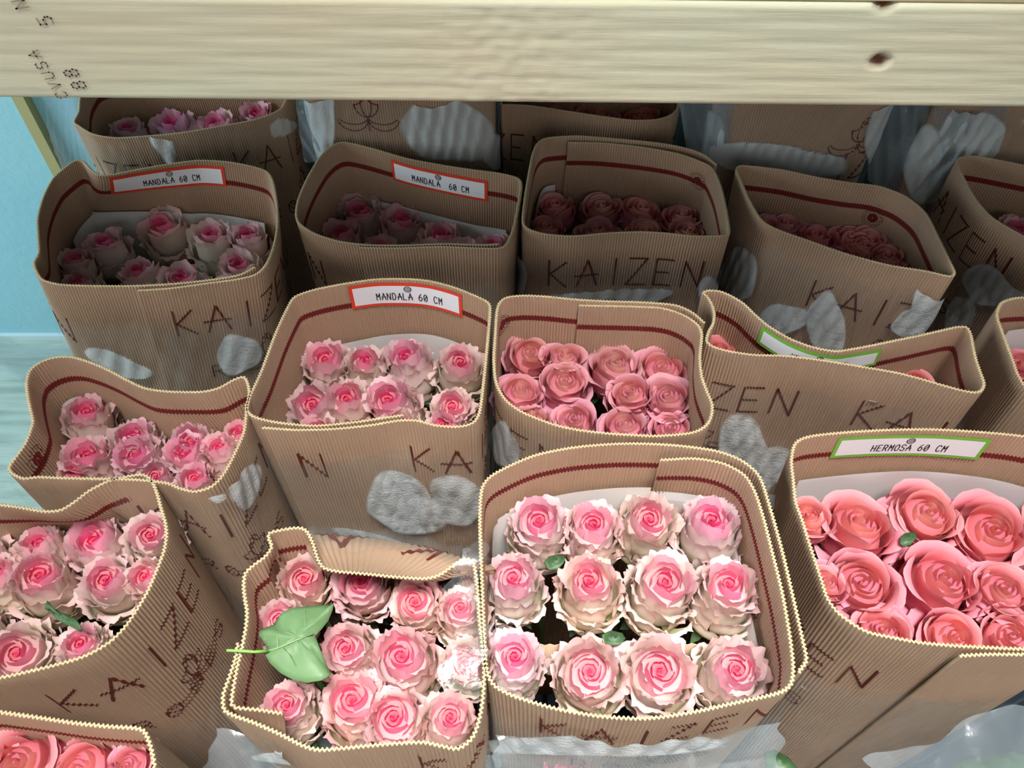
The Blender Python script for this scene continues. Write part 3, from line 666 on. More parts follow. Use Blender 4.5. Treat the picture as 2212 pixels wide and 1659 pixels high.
F.wrap(v0=.035, off=.006, blobs=[(1300, 1610, 260, 25, 0)], seed=1, mat=None, crumple=.004, bulge=.006)
H.wrap(v0=.11, off=.004, blobs=[(2150, 1600, 180, 26, -30)], seed=2, crumple=.003)
C.wrap(v0=.03, off=.006, blobs=[(700, 1640, 160, 16, 0)], seed=3, crumple=.004, bulge=.004)
B.wrap(v0=.20, off=.006, blobs=[], seed=4)
L3.wrap(v0=.012, off=.004, blobs=[(530, 1050, 34, 50, 30), (470, 1075, 20, 12, 0)], seed=5)
M3.wrap(v0=.05, off=.003, blobs=[(870, 1090, 80, 62, 20), (990, 1080, 55, 55, 0), (820, 1170, 110, 14, 15)], seed=6)
K3.wrap(v0=.02, off=.003, blobs=[(1090, 965, 30, 50, -10), (1470, 945, 50, 10, 10)], seed=7)
R3.wrap(v0=.05, off=.003, blobs=[(1610, 990, 62, 88, -25), (1700, 1010, 60, 40, 20)], seed=8)
L2.wrap(v0=.06, off=.003, blobs=[(515, 765, 48, 42, 20), (260, 790, 70, 22, 18)], seed=9)
MB.wrap(v0=.06, off=.003, blobs=[], seed=10)
K2.wrap(v0=.05, off=.003, blobs=[(1325, 637, 130, 12, -2), (1390, 640, 60, 16, -5), (1112, 600, 26, 48, 0), (1530, 640, 22, 46, 10)], seed=11)
R2.wrap(v0=.03, off=.003, blobs=[(1690, 690, 52, 34, 5), (1785, 700, 42, 66, -20), (1590, 600, 45, 62, 20), (2005, 665, 40, 52, 12), (1960, 700, 30, 30, 0)], seed=12)
FR2.wrap(v0=.06, off=.003, blobs=[(2140, 620, 60, 46, 15), (2200, 610, 50, 40, 0), (2070, 690, 30, 60, 25)], seed=13)
BK4.wrap(v0=.002, off=.003, blobs=[(355, 315, 22, 40, -25), (610, 275, 30, 20, 0)], seed=14)
BKM.wrap(v0=.01, off=.003, blobs=[(685, 260, 40, 90, 0), (965, 280, 95, 75, 5), (1070, 330, 28, 36, 0)], seed=15)
BK5.wrap(v0=.05, off=.003, blobs=[], seed=16)
BK6.wrap(v0=.01, off=.003, blobs=[(1700, 345, 130, 32, 8), (1930, 310, 60, 110, -8), (1520, 300, 40, 70, 0), (1580, 340, 50, 26, 0)], seed=17)
BK7.wrap(v0=.01, off=.006, blobs=[(2060, 310, 40, 90, 15), (2110, 290, 60, 50, 30), (2000, 360, 50, 80, 10)], seed=18, crumple=.01)

def divider(s, x0, y0, x1, y1, z):
    a, b = np.array(P(x0, y0, z)), np.array(P(x1, y1, z)); n = 60; t = np.linspace(0, 1, n)[:, None]; q = a * (1 - t) + b * t
    nrm = np.array((-(b - a)[1], (b - a)[0], 0)); nrm /= np.linalg.norm(nrm); q = q + nrm * 0.0008 * np.sin(t * (np.linalg.norm(b - a) / .0031) * 2 * PI)
    rows = [q, q - (0, 0, .14), q - (0, 0, .14) + nrm * .0012, q + nrm * .0012]
    v = np.stack(rows, 1).reshape(-1, 3); i = np.arange(n - 1)[:, None] * 4; j = np.arange(4)[None]; j2 = (j + 1) % 4
    mesh_obj('card_divider', s.local(v), np.stack([i + j, i + 4 + j, i + 4 + j2, i + j2], -1).reshape(-1, 4), KRAFT, s.root)
divider(F, 1075, 1395, 1680, 1392, .550)
divider(H, 1790, 1182, 2330, 1190, .572); divider(H, 1830, 1338, 2330, 1338, .572)

# stamped marks on the beam
STAMP = simple('faint stamp ink', srgb(176, 156, 136), 0.8)
def stamp(txt, px, py, size, ang):
    wx, wz = on_beam(px, py); st, _ = text_strokes(txt, size, .62, .95); vs, fs, k = [], [], 0; ca, sa = math.cos(math.radians(ang)), math.sin(math.radians(ang))
    for pl in st:
        for a, b in ribbon_uv(pl, size * .13, .002):
            m = len(a); A = np.vstack([a, b]); x = A[:, 0] * ca - A[:, 1] * sa; z = A[:, 0] * sa + A[:, 1] * ca
            vs.append(np.stack([wx + x, np.full_like(x, BY - .0009 - .62), wz + z], -1)); j = np.arange(m - 1)
            fs.append(np.stack([j, j + 1, j + 1 + m, j + m], -1) + k); k += 2 * m
    mesh_obj('stamped_text', np.vstack(vs), np.vstack(fs), STAMP, rack, smooth=False)
stamp('CVUSA', 148, 208, .0095, 100); stamp('88', 188, 188, .0115, 98); stamp('5', 118, 50, .0115, 98); stamp('N', 62, 14, .0105, 98)

# ------------------------------------------------------------------ roses
def lerp(a, b, t): return np.asarray(a) * (1 - t) + np.asarray(b) * t
def petal_mesh(rs, Rm, ztip, zbase, w, curl, phi, ruffle, colf, pt=0.22, spiral=0.06, tilt=0.0, ns=19, nt=11, open_=0.0):
    s = np.linspace(-1, 1, ns)[:, None] * np.ones((1, nt)); t = np.ones((ns, 1)) * np.linspace(0, 1, nt)[None, :]
    cut = 1 - pt * np.abs(s) ** 2.3
    te = t * cut
    wid = w * (0.45 + 0.55 * np.sin(np.clip(t / 0.6, 0, 1) * PI / 2))
    r = Rm * (0.30 + 0.70 * np.sin(np.clip(te / 0.55, 0, 1) * PI / 2))
    up = np.clip((te - 0.55) / 0.45, 0, 1)
    r = r * (1 - (0.22 - open_) * up ** 2 * (1 if curl < 0.1 else .35))
    tc = np.clip((te - 0.70) / 0.30, 0, 1)
    edge = np.clip((t - 0.72) / 0.28, 0, 1) ** 1.4
    rim = np.clip((np.abs(s) - 0.55) / 0.45, 0, 1)
    r = r + curl * tc ** 2 + spiral * s * (0.3 + Rm) + curl * 0.30 * rim * te
    z = zbase + (ztip - zbase) * te - curl * 0.75 * tc ** 3
    ph = rs.uniform(0, 6.28, 4)
    ru = (np.sin(s * 7 + ph[0]) * .6 + np.sin(s * 13 + ph[1]) * .5 + np.sin(s * 21 + ph[2]) * .35)
    if ruffle > .025:   # frayed tips
        jag = rs.uniform(-1, 1, (ns, 1)) * np.clip((t - .86) / .14, 0, 1); z = z + ruffle * .7 * jag; r = r + ruffle * .7 * jag
    r = r + ruffle * ru * edge; z = z + ruffle * 0.8 * (np.sin(s * 9 + ph[3]) + .6 * np.sin(s * 17 + ph[0])) * edge
    r = r + 0.02 * np.sin(s * 3 + ph[1] + te * 4)
    a = phi + s * wid
    z = z + tilt * r * np.cos(a - phi) * 0
    v = np.stack([r * np.cos(a), r * np.sin(a), z], -1).reshape(-1, 3)
    e2 = np.clip((t - 0.80) / 0.20, 0, 1) + np.clip((np.abs(s) - .82) / .18, 0, 1) * .5 * t
    c = colf(te.ravel(), np.clip(e2, 0, 1).ravel(), z.ravel())
    return v, grid_faces(ns, nt), np.concatenate([c, np.ones((len(c), 1))], 1)

HOT = np.array(srgb(250, 84, 158)); HOT2 = np.array(srgb(226, 26, 88)); PINK = np.array(srgb(255, 200, 214)); PALE = np.array(srgb(255, 238, 232)); CREAM = np.array(srgb(250, 241, 206)); GREENW = np.array(srgb(220, 230, 162)); EDGE = np.array(srgb(238, 150, 160))
def col_m(k):      # k: 0 heart .. 1 outermost
    def f(t, e, z):
        t = t[:, None]; e = e[:, None]; z = z[:, None]
        tip = lerp(lerp(HOT2, HOT, min(1, k * 6)), lerp(PINK, PALE, min(1, max(0, (k - .14) * 4))), min(1, max(0, (k - .08) * 5)))
        base = lerp(GREENW, CREAM, np.clip((z + 2.4) / 1.1, 0, 1))
        u = np.clip(t * 1.25 - .2 + (0.45 if k < .3 else 0), 0, 1)
        c = base * (1 - u) + tip * u
        ec = EDGE if k > .4 else lerp(HOT, PINK, min(1, k * 3))
        return c * (1 - e * .42) + ec * (e * .42)
    return f
CORAL = np.array(srgb(242, 140, 148)); ROSEP = np.array(srgb(232, 124, 156)); PEACH = np.array(srgb(255, 160, 142)); LIGHTE = np.array(srgb(255, 208, 208))
def col_h(k):
    def f(t, e, z):
        t = t[:, None]; e = e[:, None]
        tip = lerp(PEACH, lerp(CORAL, ROSEP, min(1, max(0, (k - .5) * 2))), min(1, k * 1.8)); u = np.clip(t * 1.1, 0, 1)
        c = lerp(np.array(srgb(244, 142, 132)), tip, 1) * 1.0 * u + np.array(srgb(234, 146, 148)) * (1 - u)
        return c * (1 - e * .45) + LIGHTE * (e * .45)
    return f

def make_variant(kind, seed, simple_=False):
    """list of (name, mesh) for one flower head, unit radius, top at z=0"""
    rs = np.random.RandomState(seed); parts = []
    col = col_m if kind == 'm' else col_h
    V, Fc, Cc = [], [], []; off = 0; ph = rs.uniform(0, 6.28)
    nh = 9 if not simple_ else 6
    for i in range(nh):
        q = i / (nh - 1)
        if kind == 'm': Rm, zt, cu, w = .07 + .47 * q, -.34 + .22 * math.sin(q * PI * .5), 0.02 + .03 * q, 1.35 - .25 * q
        else: Rm, zt, cu, w = .05 + .50 * q, -.06 - .05 * abs(q - .4) , 0.02 + .05 * q, 1.5 - .3 * q
        v, f, c = petal_mesh(rs, Rm, zt + rs.uniform(-.03, .03), -1.3, w, cu, ph, (.018 if kind == 'm' else .006), col(q * .22), pt=.10, spiral=.10, ns=11, nt=9)
        V.append(v); Fc.append(f + off); Cc.append(c); off += len(v); ph += 2.4
    prof = [(0.0, -.46), (.25, -.44), (.48, -.52), (.66, -.80), (.76, -1.2), (.74, -1.6), (.55, -2.1), (.25, -2.4)]
    if kind == 'h': prof = [(r_, z_ * .9) for r_, z_ in prof]
    n_ = 20; cv = [(r_ * math.cos(a_), r_ * math.sin(a_), z_) for a_ in np.linspace(0, 2 * PI, n_, endpoint=False) for r_, z_ in prof]
    cc = np.array([lerp(HOT2, PALE, min(1, i_ / 3.)) if kind == 'm' else lerp(ROSEP * .8, CORAL, min(1, i_ / 3.)) for _ in range(n_) for i_ in range(len(prof))])
    V.append(np.array(cv)); Fc.append(grid_faces(n_, len(prof), True) + off); Cc.append(np.concatenate([cc, np.ones((len(cc), 1))], 1))
    parts.append(('rose_heart', V, Fc, Cc))
    if kind == 'm':
        op = rs.uniform(0, .25)
        whorls = [(3, .60, .02, .06 + op * .3, 1.10, .24, .035), (4, .71, -.02, .14 + op * .3, .95, .38, .055), (4, .85, -.28, .20, .86, .52, .07), (4, .97, -.74, .22, .82, .72, .08), (4, 1.04, -1.25, .20, .80, .95, .08)]
        if simple_: whorls = [(3, .66, .0, .15, 1.1, .3, .04), (3, .84, -.14, .2, 1.0, .5, .05), (4, 1.0, -.7, .26, .85, .85, .07)]
        zb_ = -2.45
    else:
        whorls = [(3, .66, -.02, .14, 1.15, .45, .012), (3, .82, -.08, .24, 1.05, .6, .016), (3, .96, -.22, .30, 1.0, .8, .022), (3, 1.02, -.75, .36, .85, 1.0, .03)]
        if simple_: whorls = [(3, .66, -.02, .12, 1.15, .45, .012), (3, .88, -.1, .26, 1.05, .6, .016), (3, 1.0, -.5, .34, .95, .9, .025)]
        zb_ = -2.2
    for (n, Rm, zt, cu, w, k, ru) in whorls:
        ph = rs.uniform(0, 6.28)
        for i in range(n):
            a = ph + i * 2 * PI / n + rs.uniform(-.18, .18)
            v, f, c = petal_mesh(rs, Rm * rs.uniform(.96, 1.04), zt + rs.uniform(-.10, .06) * (1 + k), zb_, w * rs.uniform(.9, 1.12), cu * rs.uniform(.6, 1.5), a, ru, col(k),
                                 pt=rs.uniform(.10, .26) if kind == 'm' else rs.uniform(.12, .3), spiral=.05)
            parts.append(('petal', [v], [f], [c]))
    out = []
    for name, V, Fc, Cc in parts:
        o = mesh_obj(name, np.vstack(V), np.vstack(Fc), PETAL, attrs={'col': ('FLOAT_COLOR', np.vstack(Cc))}); me = o.data; bpy.data.objects.remove(o); out.append((name, me))
    # calyx: five pointed sepals under the head
    vs, fs = [], []; 
    for i in range(5):
        a = i * 2 * PI / 5 + rs.uniform(-.2, .2); L = rs.uniform(.9, 1.3); b = len(vs)
        for j in range(6):
            t = j / 5; r = .18 + L * t * .75; wd = .30 * (1 - t) ** .7 * (.6 + t) ; z = zb_ + .05 + .55 * t - .9 * t * t * rs.uniform(.6, 1.2)
            for sd in (-1, 0, 1):
                vs.append((r * math.cos(a) - sd * wd * math.sin(a), r * math.sin(a) + sd * wd * math.cos(a), z + (.05 if sd == 0 else 0)))
        for j in range(5):
            for c_ in (0, 1): k = b + j * 3 + c_; fs.append((k, k + 1, k + 4, k + 3))
    sv, sf = tube([(0, 0, zb_ - .35), (0, 0, zb_ - .05), (0, 0, zb_ + .25)], .13, 10, .42); b = len(vs); vs += [tuple(v) for v in sv]; fs += [tuple(k + b for k in f) for f in sf]
    o = mesh_obj('calyx', vs, fs, LEAF_DARK); out.append(('calyx', o.data)); bpy.data.objects.remove(o)
    return out, zb_
VAR = {('m', 0): [make_variant('m', 11 + i) for i in range(7)], ('h', 0): [make_variant('h', 41 + i) for i in range(6)],
       ('m', 1): [make_variant('m', 71 + i, True) for i in range(5)], ('h', 1): [make_variant('h', 91 + i, True) for i in range(5)]}
sv, sf = tube([(0, 0, 0), (0.004, 0, .33), (0, 0.003, .66), (0, 0, 1)], .0032, 7)
_o = mesh_obj('stem', [tuple(v) for v in sv], sf, STEM); STEM_ME = _o.data; bpy.data.objects.remove(_o)

ORD = ['leftmost', 'second', 'third', 'fourth', 'fifth', 'sixth', 'seventh']
NROSE = [0]
def rose(px, py, dia, kind, s, depth, label, group, tint=(1, 1, 1), small=0, push=True, rz=None, tiltv=None, rs=RNG):
    zt_ = s.zr - depth
    x, y, z = P(px, py, zt_)
    R = dia * depth_of(x, y, z) / FPX / 2 / 1.0
    R = min(max(R, .019), .036)
    for _ in range(0 if (s is C or not push) else 6):
        ii = np.arange(0, len(s.u), 6); q = s.S(ii, np.full(len(ii), max(.0, s.zr - z + R * .9)), 0, False)[:, :2]
        dd = np.hypot(q[:, 0] - x, q[:, 1] - y); k = int(np.argmin(dd)); need = .86 * R
        inside = ((x - q[k, 0]) * s.n[ii[k], 0] + (y - q[k, 1]) * s.n[ii[k], 1]) < 0
        if inside and dd[k] >= need: break
        mv = (need - dd[k]) if inside else need + dd[k]
        x -= s.n[ii[k], 0] * (mv + .0005); y -= s.n[ii[k], 1] * (mv + .0005)
    lst = VAR[(kind, small)]; parts, zb_ = lst[NROSE[0] % len(lst)]; NROSE[0] += 1
    bx, by = s.cen[0] + s.lean[0] * .9 + (x - s.cen[0]) * .7, s.cen[1] + s.lean[1] * .9 + (y - s.cen[1]) * .7
    if not push: bx, by = x, y
    root = thing('rose', label, 'rose', (bx, by, 0.012), group)
    hs = 1.08 if kind == 'm' else .92
    rz = rs.uniform(0, 6.28) if rz is None else rz
    tx, ty = (rs.uniform(-.14, .14), rs.uniform(-.14, .14)) if tiltv is None else tiltv
    M = Matrix.Translation((x - bx, y - by, z - .012)) @ Matrix.Rotation(tx, 4, 'X') @ Matrix.Rotation(ty, 4, 'Y') @ Matrix.Rotation(rz, 4, 'Z') @ Matrix.Diagonal((R, R, R * hs, 1))
    for nm, me in parts:
        o = bpy.data.objects.new(nm, me); COL.objects.link(o); o.parent = root; o.matrix_local = M
        tv = rs.uniform(.95, 1.05); o.color = (tint[0] * tv, tint[1] * tv, tint[2] * tv, 1)
    base = Vector((x - bx, y - by, z - .012 + (zb_ + .0) * R * hs)); L = base.length
    o = bpy.data.objects.new('stem', STEM_ME); COL.objects.link(o); o.parent = root
    q = Vector((0, 0, 1)).rotation_difference(base); o.matrix_local = q.to_matrix().to_4x4() @ Matrix.Diagonal((1, 1, L, 1))
    return root

BUNCH = [
 # key, sleeve, place words, kind, depth, small, tint, look, rows back to front
 (F, 'bottom centre wrap', 'm', .045, 0, (1, 1, 1), 'cream and pink rose', [
   [(1165, 1108, 140), (1285, 1116, 128), (1408, 1108, 138), (1550, 1100, 145)],
   [(1110, 1235, 140), (1275, 1240, 142), (1447, 1243, 155), (1598, 1245, 145)],
   [(1112, 1404, 140), (1277, 1442, 158), (1432, 1440, 170), (1602, 1436, 158)]]),
 (C, 'leaf-covered bottom wrap', 'm', .04, 0, (1, .93, .93), 'soft pink rose', [
   [(655, 1240, 120), (773, 1246, 128), (890, 1292, 120), (992, 1300, 115)],
   [(600, 1330, 110), (740, 1392, 125), (862, 1404, 155), (1000, 1424, 120)],
   [(612, 1512, 122), (755, 1498, 150), (845, 1540, 152), (975, 1540, 125)]]),
 (B, 'wide left-edge wrap', 'm', .045, 0, (1, .98, .97), 'blush rose', [
   [(-30, 1130, 120), (85, 1138, 110), (190, 1136, 138), (316, 1146, 110)],
   [(-95, 1240, 130), (-20, 1225, 110), (75, 1225, 145), (215, 1242, 130), (300, 1238, 100)],
   [(-160, 1350, 130), (-70, 1345, 120), (20, 1402, 150), (165, 1378, 110)]]),
 (B2, 'bottom left corner wrap', 'h', .04, 0, (1, .92, .98), 'bright pink rose', [
   [(-90, 1640, 140), (22, 1640, 165), (165, 1640, 150), (272, 1640, 76)], [(90, 1740, 150), (230, 1750, 150)]]),
 (H, 'green-sticker wrap', 'h', .042, 0, (1, 1, 1), 'coral rose', [
   [(1752, 1105, 100), (1865, 1112, 180), (2018, 1098, 140), (2160, 1135, 160), (2300, 1110, 140)],
   [(1792, 1248, 100), (1870, 1252, 148), (2055, 1240, 180), (2180, 1262, 130), (2320, 1250, 150)],
   [(1915, 1352, 130), (2075, 1372, 130), (2195, 1368, 130)]]),
 (M3, 'middle red-sticker wrap', 'm', .065, 0, (.98, .95, .95), 'pale pink rose', [
   [(674, 755, 118), (788, 762, 105), (873, 752, 116), (995, 768, 112)],
   [(632, 856, 130), (745, 844, 120), (832, 846, 124), (978, 866, 104)],
   [(680, 915, 100), (850, 912, 110), (955, 905, 100)]]),
 (K3, 'picture-centre wrap', 'h', .06, 0, (.93, 1.1, 1.12), 'dusty pink rose', [
   [(1150, 752, 105), (1222, 758, 90), (1330, 760, 115), (1452, 768, 112)],
   [(1128, 832, 108), (1222, 812, 108), (1362, 838, 98), (1455, 845, 112)],
   [(1150, 890, 90), (1240, 896, 95), (1350, 905, 110), (1462, 914, 100)]]),
 (L3, 'dented left wrap', 'm', .05, 0, (1, .90, .95), 'mid pink rose', [
   [(182, 872, 105), (318, 888, 112), (424, 900, 100), (498, 898, 75)],
   [(178, 966, 122), (278, 968, 112), (388, 966, 110), (465, 955, 90)],
   [(120, 1010, 85), (330, 1020, 90), (415, 1020, 90)]]),
 (L2, 'upper left wrap', 'm', .068, 1, (.97, .94, .96), 'pale mauve pink rose', [
   [(218, 506, 90), (340, 470, 105), (448, 488, 100), (530, 492, 85)],
   [(155, 545, 85), (290, 568, 95), (385, 585, 92), (510, 556, 92)],
   [(160, 598, 80), (330, 622, 80), (470, 608, 80)]]),
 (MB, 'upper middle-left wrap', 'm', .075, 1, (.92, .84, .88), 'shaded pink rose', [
   [(778, 430, 118), (866, 457, 95), (955, 490, 105), (1062, 515, 85)],
   [(725, 485, 95), (820, 520, 85), (925, 530, 85), (1010, 530, 80)]]),
 (K2, 'upper centre wrap', 'h', .075, 1, (1.0, 1.25, 1.25), 'small dusty pink rose', [
   [(1196, 432, 85), (1300, 434, 88), (1390, 438, 90), (1476, 452, 82)],
   [(1180, 478, 86), (1288, 484, 98), (1395, 488, 88), (1490, 490, 84)]]),
 (R2, 'slanting upper-right wrap', 'h', .06, 1, (1.03, 1.16, 1.18), 'shaded coral rose', [
   [(1708, 457, 75), (1835, 462, 88), (1905, 490, 80)],
   [(1660, 478, 64), (1765, 497, 92), (1872, 520, 85), (1965, 540, 92)],
   [(1840, 545, 80), (1930, 562, 80), (1995, 575, 76)]]),
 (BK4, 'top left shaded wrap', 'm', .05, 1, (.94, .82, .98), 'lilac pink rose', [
   [(270, 262, 80), (362, 248, 100), (455, 250, 88), (548, 228, 76)]]),
 (BK5, 'back wrap under the beam', 'h', .05, 1, (.95, .90, .90), 'far coral rose', [
   [(1200, 226, 76), (1295, 232, 96), (1385, 238, 80)]]),
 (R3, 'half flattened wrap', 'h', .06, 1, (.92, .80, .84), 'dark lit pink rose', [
   [(1572, 730, 82), (1915, 792, 72), (1970, 800, 62)]]),
 (R4, 'right edge wrap', 'h', .055, 1, (.95, .92, .95), 'cut off pink rose', [[(2212, 775, 86), (2300, 780, 90)]]),
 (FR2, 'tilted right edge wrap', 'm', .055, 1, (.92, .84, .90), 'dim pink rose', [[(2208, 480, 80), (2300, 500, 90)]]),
]
ROWN = {1: [''], 2: ['back', 'front'], 3: ['back', 'middle', 'front']}
for s, where, kind, dep, small, tint, look, rows in BUNCH:
    for ri, row in enumerate(rows):
        vis = sorted(row)
        for k, (px, py, dia) in enumerate(vis):
            n = len(vis)
            pos = 'leftmost' if k == 0 else ('rightmost' if k == n - 1 else ORD[k] + ' from left')
            rn = ROWN[len(rows)][ri]
            lab = '%s, %s in the %s%s' % (look, pos, (rn + ' row of the ') if rn else '', where)
            rose(px, py, dia, kind, s, dep + (.006 if ri == len(rows) - 1 and len(rows) > 2 else 0), lab, look + 's in the ' + where, tuple(c * RNG.uniform(.95, 1.04) for c in tint), small)

# ------------------------------------------------------------------ loose leaves
def leaf(name, label, outline, zplane, mat, s=None, cup=.006, stem=None):
    """outline: photo points round the blade"""
    pts = [P(x, y, zplane) for x, y in outline]; c = np.mean(np.array(pts), 0)
    root = thing(name, label, 'leaf', tuple(c))
    A = np.array(pts) - c; n = len(A); rings = 7; vs = []; 
    for k in range(rings):
        t = (k + 1) / rings
        for i in range(n):
            p = A[i] * t; vs.append((p[0], p[1], -cup * t * t * (1 + .5 * math.sin(i * 1.3)) + .0012 * math.sin(i * 2.1 + k)))
    vs = [(0, 0, 0)] + vs; m = len(vs)
    fs = [(0, 1 + i, 1 + (i + 1) % n) for i in range(n)]
    for k in range(rings - 1):
        for i in range(n): a = 1 + k * n + i; b = 1 + k * n + (i + 1) % n; fs.append((a, a + n, b + n, b))
    lo = [(x, y, z - .0006) for x, y, z in vs]
    rim = [(1 + (rings - 1) * n + i, 1 + (rings - 1) * n + i + m, 1 + (rings - 1) * n + (i + 1) % n + m, 1 + (rings - 1) * n + (i + 1) % n) for i in range(n)]
    mesh_obj('blade', vs + lo, fs + [tuple(k + m for k in f)[::-1] for f in fs] + rim, mat, root)
    return root, c
lf, lc = leaf('rose_leaf', 'large pale green leaf lying face down across pink roses', [(712, 1298), (690, 1297), (660, 1299), (630, 1307), (607, 1320), (592, 1330), (584, 1338), (570, 1348), (557, 1358), (556, 1368), (566, 1380), (570, 1392), (569, 1402), (572, 1414), (580, 1428), (600, 1445), (628, 1460), (660, 1468), (692, 1466), (708, 1456), (711, 1446), (700, 1425), (690, 1400), (683, 1380), (677, 1368), (690, 1350), (704, 1330), (716, 1312), (720, 1300)], .655, LEAF_PALE, cup=.007)
def vein(name, pts, z, r, mat, root, c, r2=None):
    q = [np.array(P(x, y, z + d)) - c for x, y, d in pts]; vs, fs = tube(q, r, 7, r2); mesh_obj(name, [tuple(v) for v in vs], fs, mat, root)
vein('midrib', [(572, 1408, -.004), (600, 1400, -.0015), (640, 1383, .001), (676, 1368, .000)], .655, .0011, VEIN, lf, lc, .0005)
for a, b in (((600, 1400), (590, 1350)), ((625, 1390), (622, 1330)), ((650, 1379), (660, 1318)), ((610, 1396), (640, 1440)), ((640, 1383), (678, 1432))):
    vein('side_vein', [(a[0], a[1], -.0010), ((a[0] + b[0]) / 2 + 4, (a[1] + b[1]) / 2, -.0015), (b[0], b[1], -.0040)], .655, .0005, VEIN, lf, lc, .0002)
vein('petiole', [(490, 1405, .006), (520, 1406, .006), (550, 1408, .004), (578, 1406, -.003)], .660, .0012, simple('petiole green', srgb(128, 190, 84), .45), lf, lc)
leaf('rose_leaf', 'small dark green leaf tip poking between blush roses near left edge', [(98, 1293), (112, 1310), (128, 1318), (150, 1328), (168, 1342), (175, 1358), (168, 1360), (148, 1350), (130, 1342), (120, 1335), (114, 1328), (100, 1312), (92, 1312)], .628, LEAF_DARK, cup=.003)
leaf('rose_leaf', 'dark green leaf wedged between coral roses beside green-bordered sticker', [(1946, 1160), (1955, 1150), (1968, 1146), (1980, 1148), (1980, 1162), (1970, 1174), (1956, 1178), (1946, 1172)], .612, LEAF_DARK, cup=.002)
leaf('rose_leaf', 'dark olive leaf behind middle row roses in bottom centre wrap', [(1175, 1212), (1185, 1200), (1205, 1194), (1222, 1200), (1218, 1216), (1205, 1228), (1185, 1228)], .60, LEAF_DARK, cup=.002)
leaf('rose_leaf', 'dark curled leaf in the gap below bottom centre middle row roses', [(1300, 1368), (1320, 1360), (1345, 1364), (1352, 1378), (1340, 1392), (1318, 1394), (1302, 1384)], .585, LEAF_DARK, cup=.002)
leaf('rose_leaf', 'big dark green leaf on the floor side of the bottom right corner', [(2060, 1659), (2090, 1630), (2140, 1622), (2200, 1618), (2260, 1650), (2230, 1720), (2120, 1730), (2060, 1700)], .46, LEAF_DARK, cup=.01)
leaf('rose_leaf', 'dark green leaf low between the two right front wraps', [(1655, 1620), (1680, 1614), (1710, 1630), (1730, 1660), (1700, 1690), (1660, 1670)], .40, LEAF_DARK, cup=.008)

# ------------------------------------------------------------------ loose clear film in the gaps
def film(label, outline, z0, z1, seed, milk=.3, amp=.012, n=110, mat=None, cat='plastic film'):
    """crumpled sheet over a photo quadrilateral (tl, tr, br, bl); z0 at the far edge, z1 at the near edge"""
    tl, tr, br, bl = [np.array(p, float) for p in outline]
    A, Bb = np.meshgrid(np.linspace(0, 1, n), np.linspace(0, 1, n), indexing='ij')
    px = (tl[0] * (1 - A) + tr[0] * A) * (1 - Bb) + (bl[0] * (1 - A) + br[0] * A) * Bb
    py = (tl[1] * (1 - A) + tr[1] * A) * (1 - Bb) + (bl[1] * (1 - A) + br[1] * A) * Bb
    px = px + 16 * np.sin(py * .031 + seed) * (np.abs(A - .5) * 2) ** 3 + 7 * np.sin(py * .11 + seed) * (np.abs(A - .5) * 2) ** 5; py = py + (14 * np.sin(px * .027 + seed * 2) + 4 * np.sin(px * .06 + seed)) * (np.abs(Bb - .5) * 2) ** 3
    z = z0 * (1 - Bb) + z1 * Bb
    yn = (py - 829.5) / FPX; d = (CAM_Z - z) / (sp + yn * cp); x = (px - 1106) / FPX * d; y = d * (cp - yn * sp)
    cr = np.zeros_like(z); r_ = np.random.RandomState(seed)
    for q in range(7):
        an = r_.uniform(0, PI); fr = r_.uniform(14, 110); cr += np.abs(np.sin((x * math.cos(an) + y * math.sin(an)) * fr + r_.uniform(0, 6) + 1.5 * np.sin(y * 17 + q))) / (1 + fr / 25)
    z = z + amp * (cr - cr.mean())
    x = x + amp * .5 * np.sin(y * 60 + seed); v = np.stack([x, y, z], -1).reshape(-1, 3); c = v.mean(0)
    root = mesh_obj('plastic_film', v - c, grid_faces(n, n)[:, ::-1], mat or FILM_HAZY, attrs={'milk': ('FLOAT', np.full(n * n, milk))})
    root.location = c; root['label'] = label; root['category'] = cat; return root
film('crumpled grey clear film filling the bottom edge below the centre wrap', [(1060, 1590), (1680, 1560), (1660, 1760), (1060, 1760)], .56, .50, 1, amp=.014)
film('crumpled bluish clear film below the leaf-covered wrap', [(440, 1590), (1060, 1615), (1080, 1760), (420, 1760)], .53, .48, 2, amp=.010)
film('clear film fold standing between the two bottom middle wraps', [(985, 1180), (1035, 1150), (1050, 1500), (960, 1480)], .69, .672, 3, milk=.0, amp=.002, mat=FILM)
film('loose clear film in the gap left of the green-sticker wrap', [(1668, 1060), (1712, 1100), (1765, 1500), (1735, 1500)], .60, .50, 4, milk=.1, amp=.004)
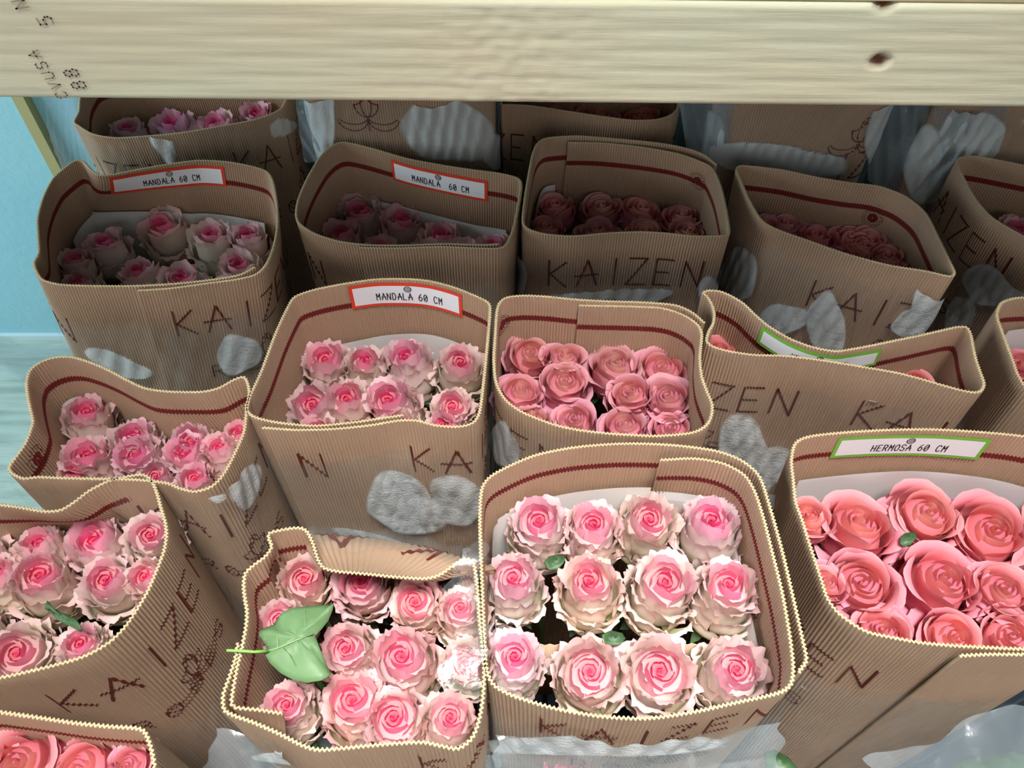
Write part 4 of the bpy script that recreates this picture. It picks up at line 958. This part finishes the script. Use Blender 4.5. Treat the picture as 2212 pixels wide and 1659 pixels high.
film('wrinkled clear film along the bottom right corner edge', [(1880, 1650), (2300, 1480), (2330, 1800), (1900, 1800)], .55, .50, 5, milk=.1, amp=.008)
film('grey clear film lying on the pale floor at left edge', [(-60, 738), (230, 738), (230, 900), (-60, 770)], .02, .012, 6, milk=.25, amp=.003)
def hanging_film(label, pts, yplane, seed, milk=.12, amp=1.0):
    n = 40; tl, tr, br, bl = [np.array(p, float) for p in pts]; A, Bb = np.meshgrid(np.linspace(0, 1, n), np.linspace(0, 1, n), indexing='ij')
    px = (tl[0] * (1 - A) + tr[0] * A) * (1 - Bb) + (bl[0] * (1 - A) + br[0] * A) * Bb; py = (tl[1] * (1 - A) + tr[1] * A) * (1 - Bb) + (bl[1] * (1 - A) + br[1] * A) * Bb
    yn = (py - 829.5) / FPX; d = yplane / (cp - yn * sp); x = (px - 1106) / FPX * d; z = CAM_Z - d * (sp + yn * cp)
    y = yplane + amp * (.006 * np.sin(x * 90 + seed) + .004 * np.sin(z * 40 + x * 30) + .004 * np.abs(np.sin(x * 170 + z * 60 + seed)))
    v = np.stack([x, y, np.maximum(z, .002)], -1).reshape(-1, 3); c = v.mean(0)
    o = mesh_obj('plastic_film', v - c, grid_faces(n, n), FILM_HAZY, attrs={'milk': ('FLOAT', np.full(n * n, milk))}); o.location = c; o['label'] = label; o['category'] = 'plastic film'
hanging_film('sheer film hanging against the blue wall beside the thin wooden strip', [(84, 150), (172, 150), (250, 730), (190, 735)], 1.192, 1)
hanging_film('milky film folds between the coral roses behind and the torn film', [(1462, 190), (1585, 190), (1560, 430), (1500, 430)], 1.0, 2, .55)
hanging_film('milky film folds with streaks beside the tilted right wrap', [(1880, 190), (2060, 190), (1990, 430), (1880, 400)], 1.0, 3, .5)
hanging_film('narrow milky film strip left of the printed emblem behind', [(632, 190), (690, 190), (700, 360), (655, 360)], 1.0, 4, .5)
hanging_film('puffed shiny film scrap above the tilted right wrap', [(2020, 250), (2180, 230), (2150, 330), (2040, 350)], .965, 5, .35)
rose(1232, 1672, 100, 'h', F, .16, 'bright pink rose showing through the crumpled film at bottom edge', None, (1, .85, .95), 0, False)
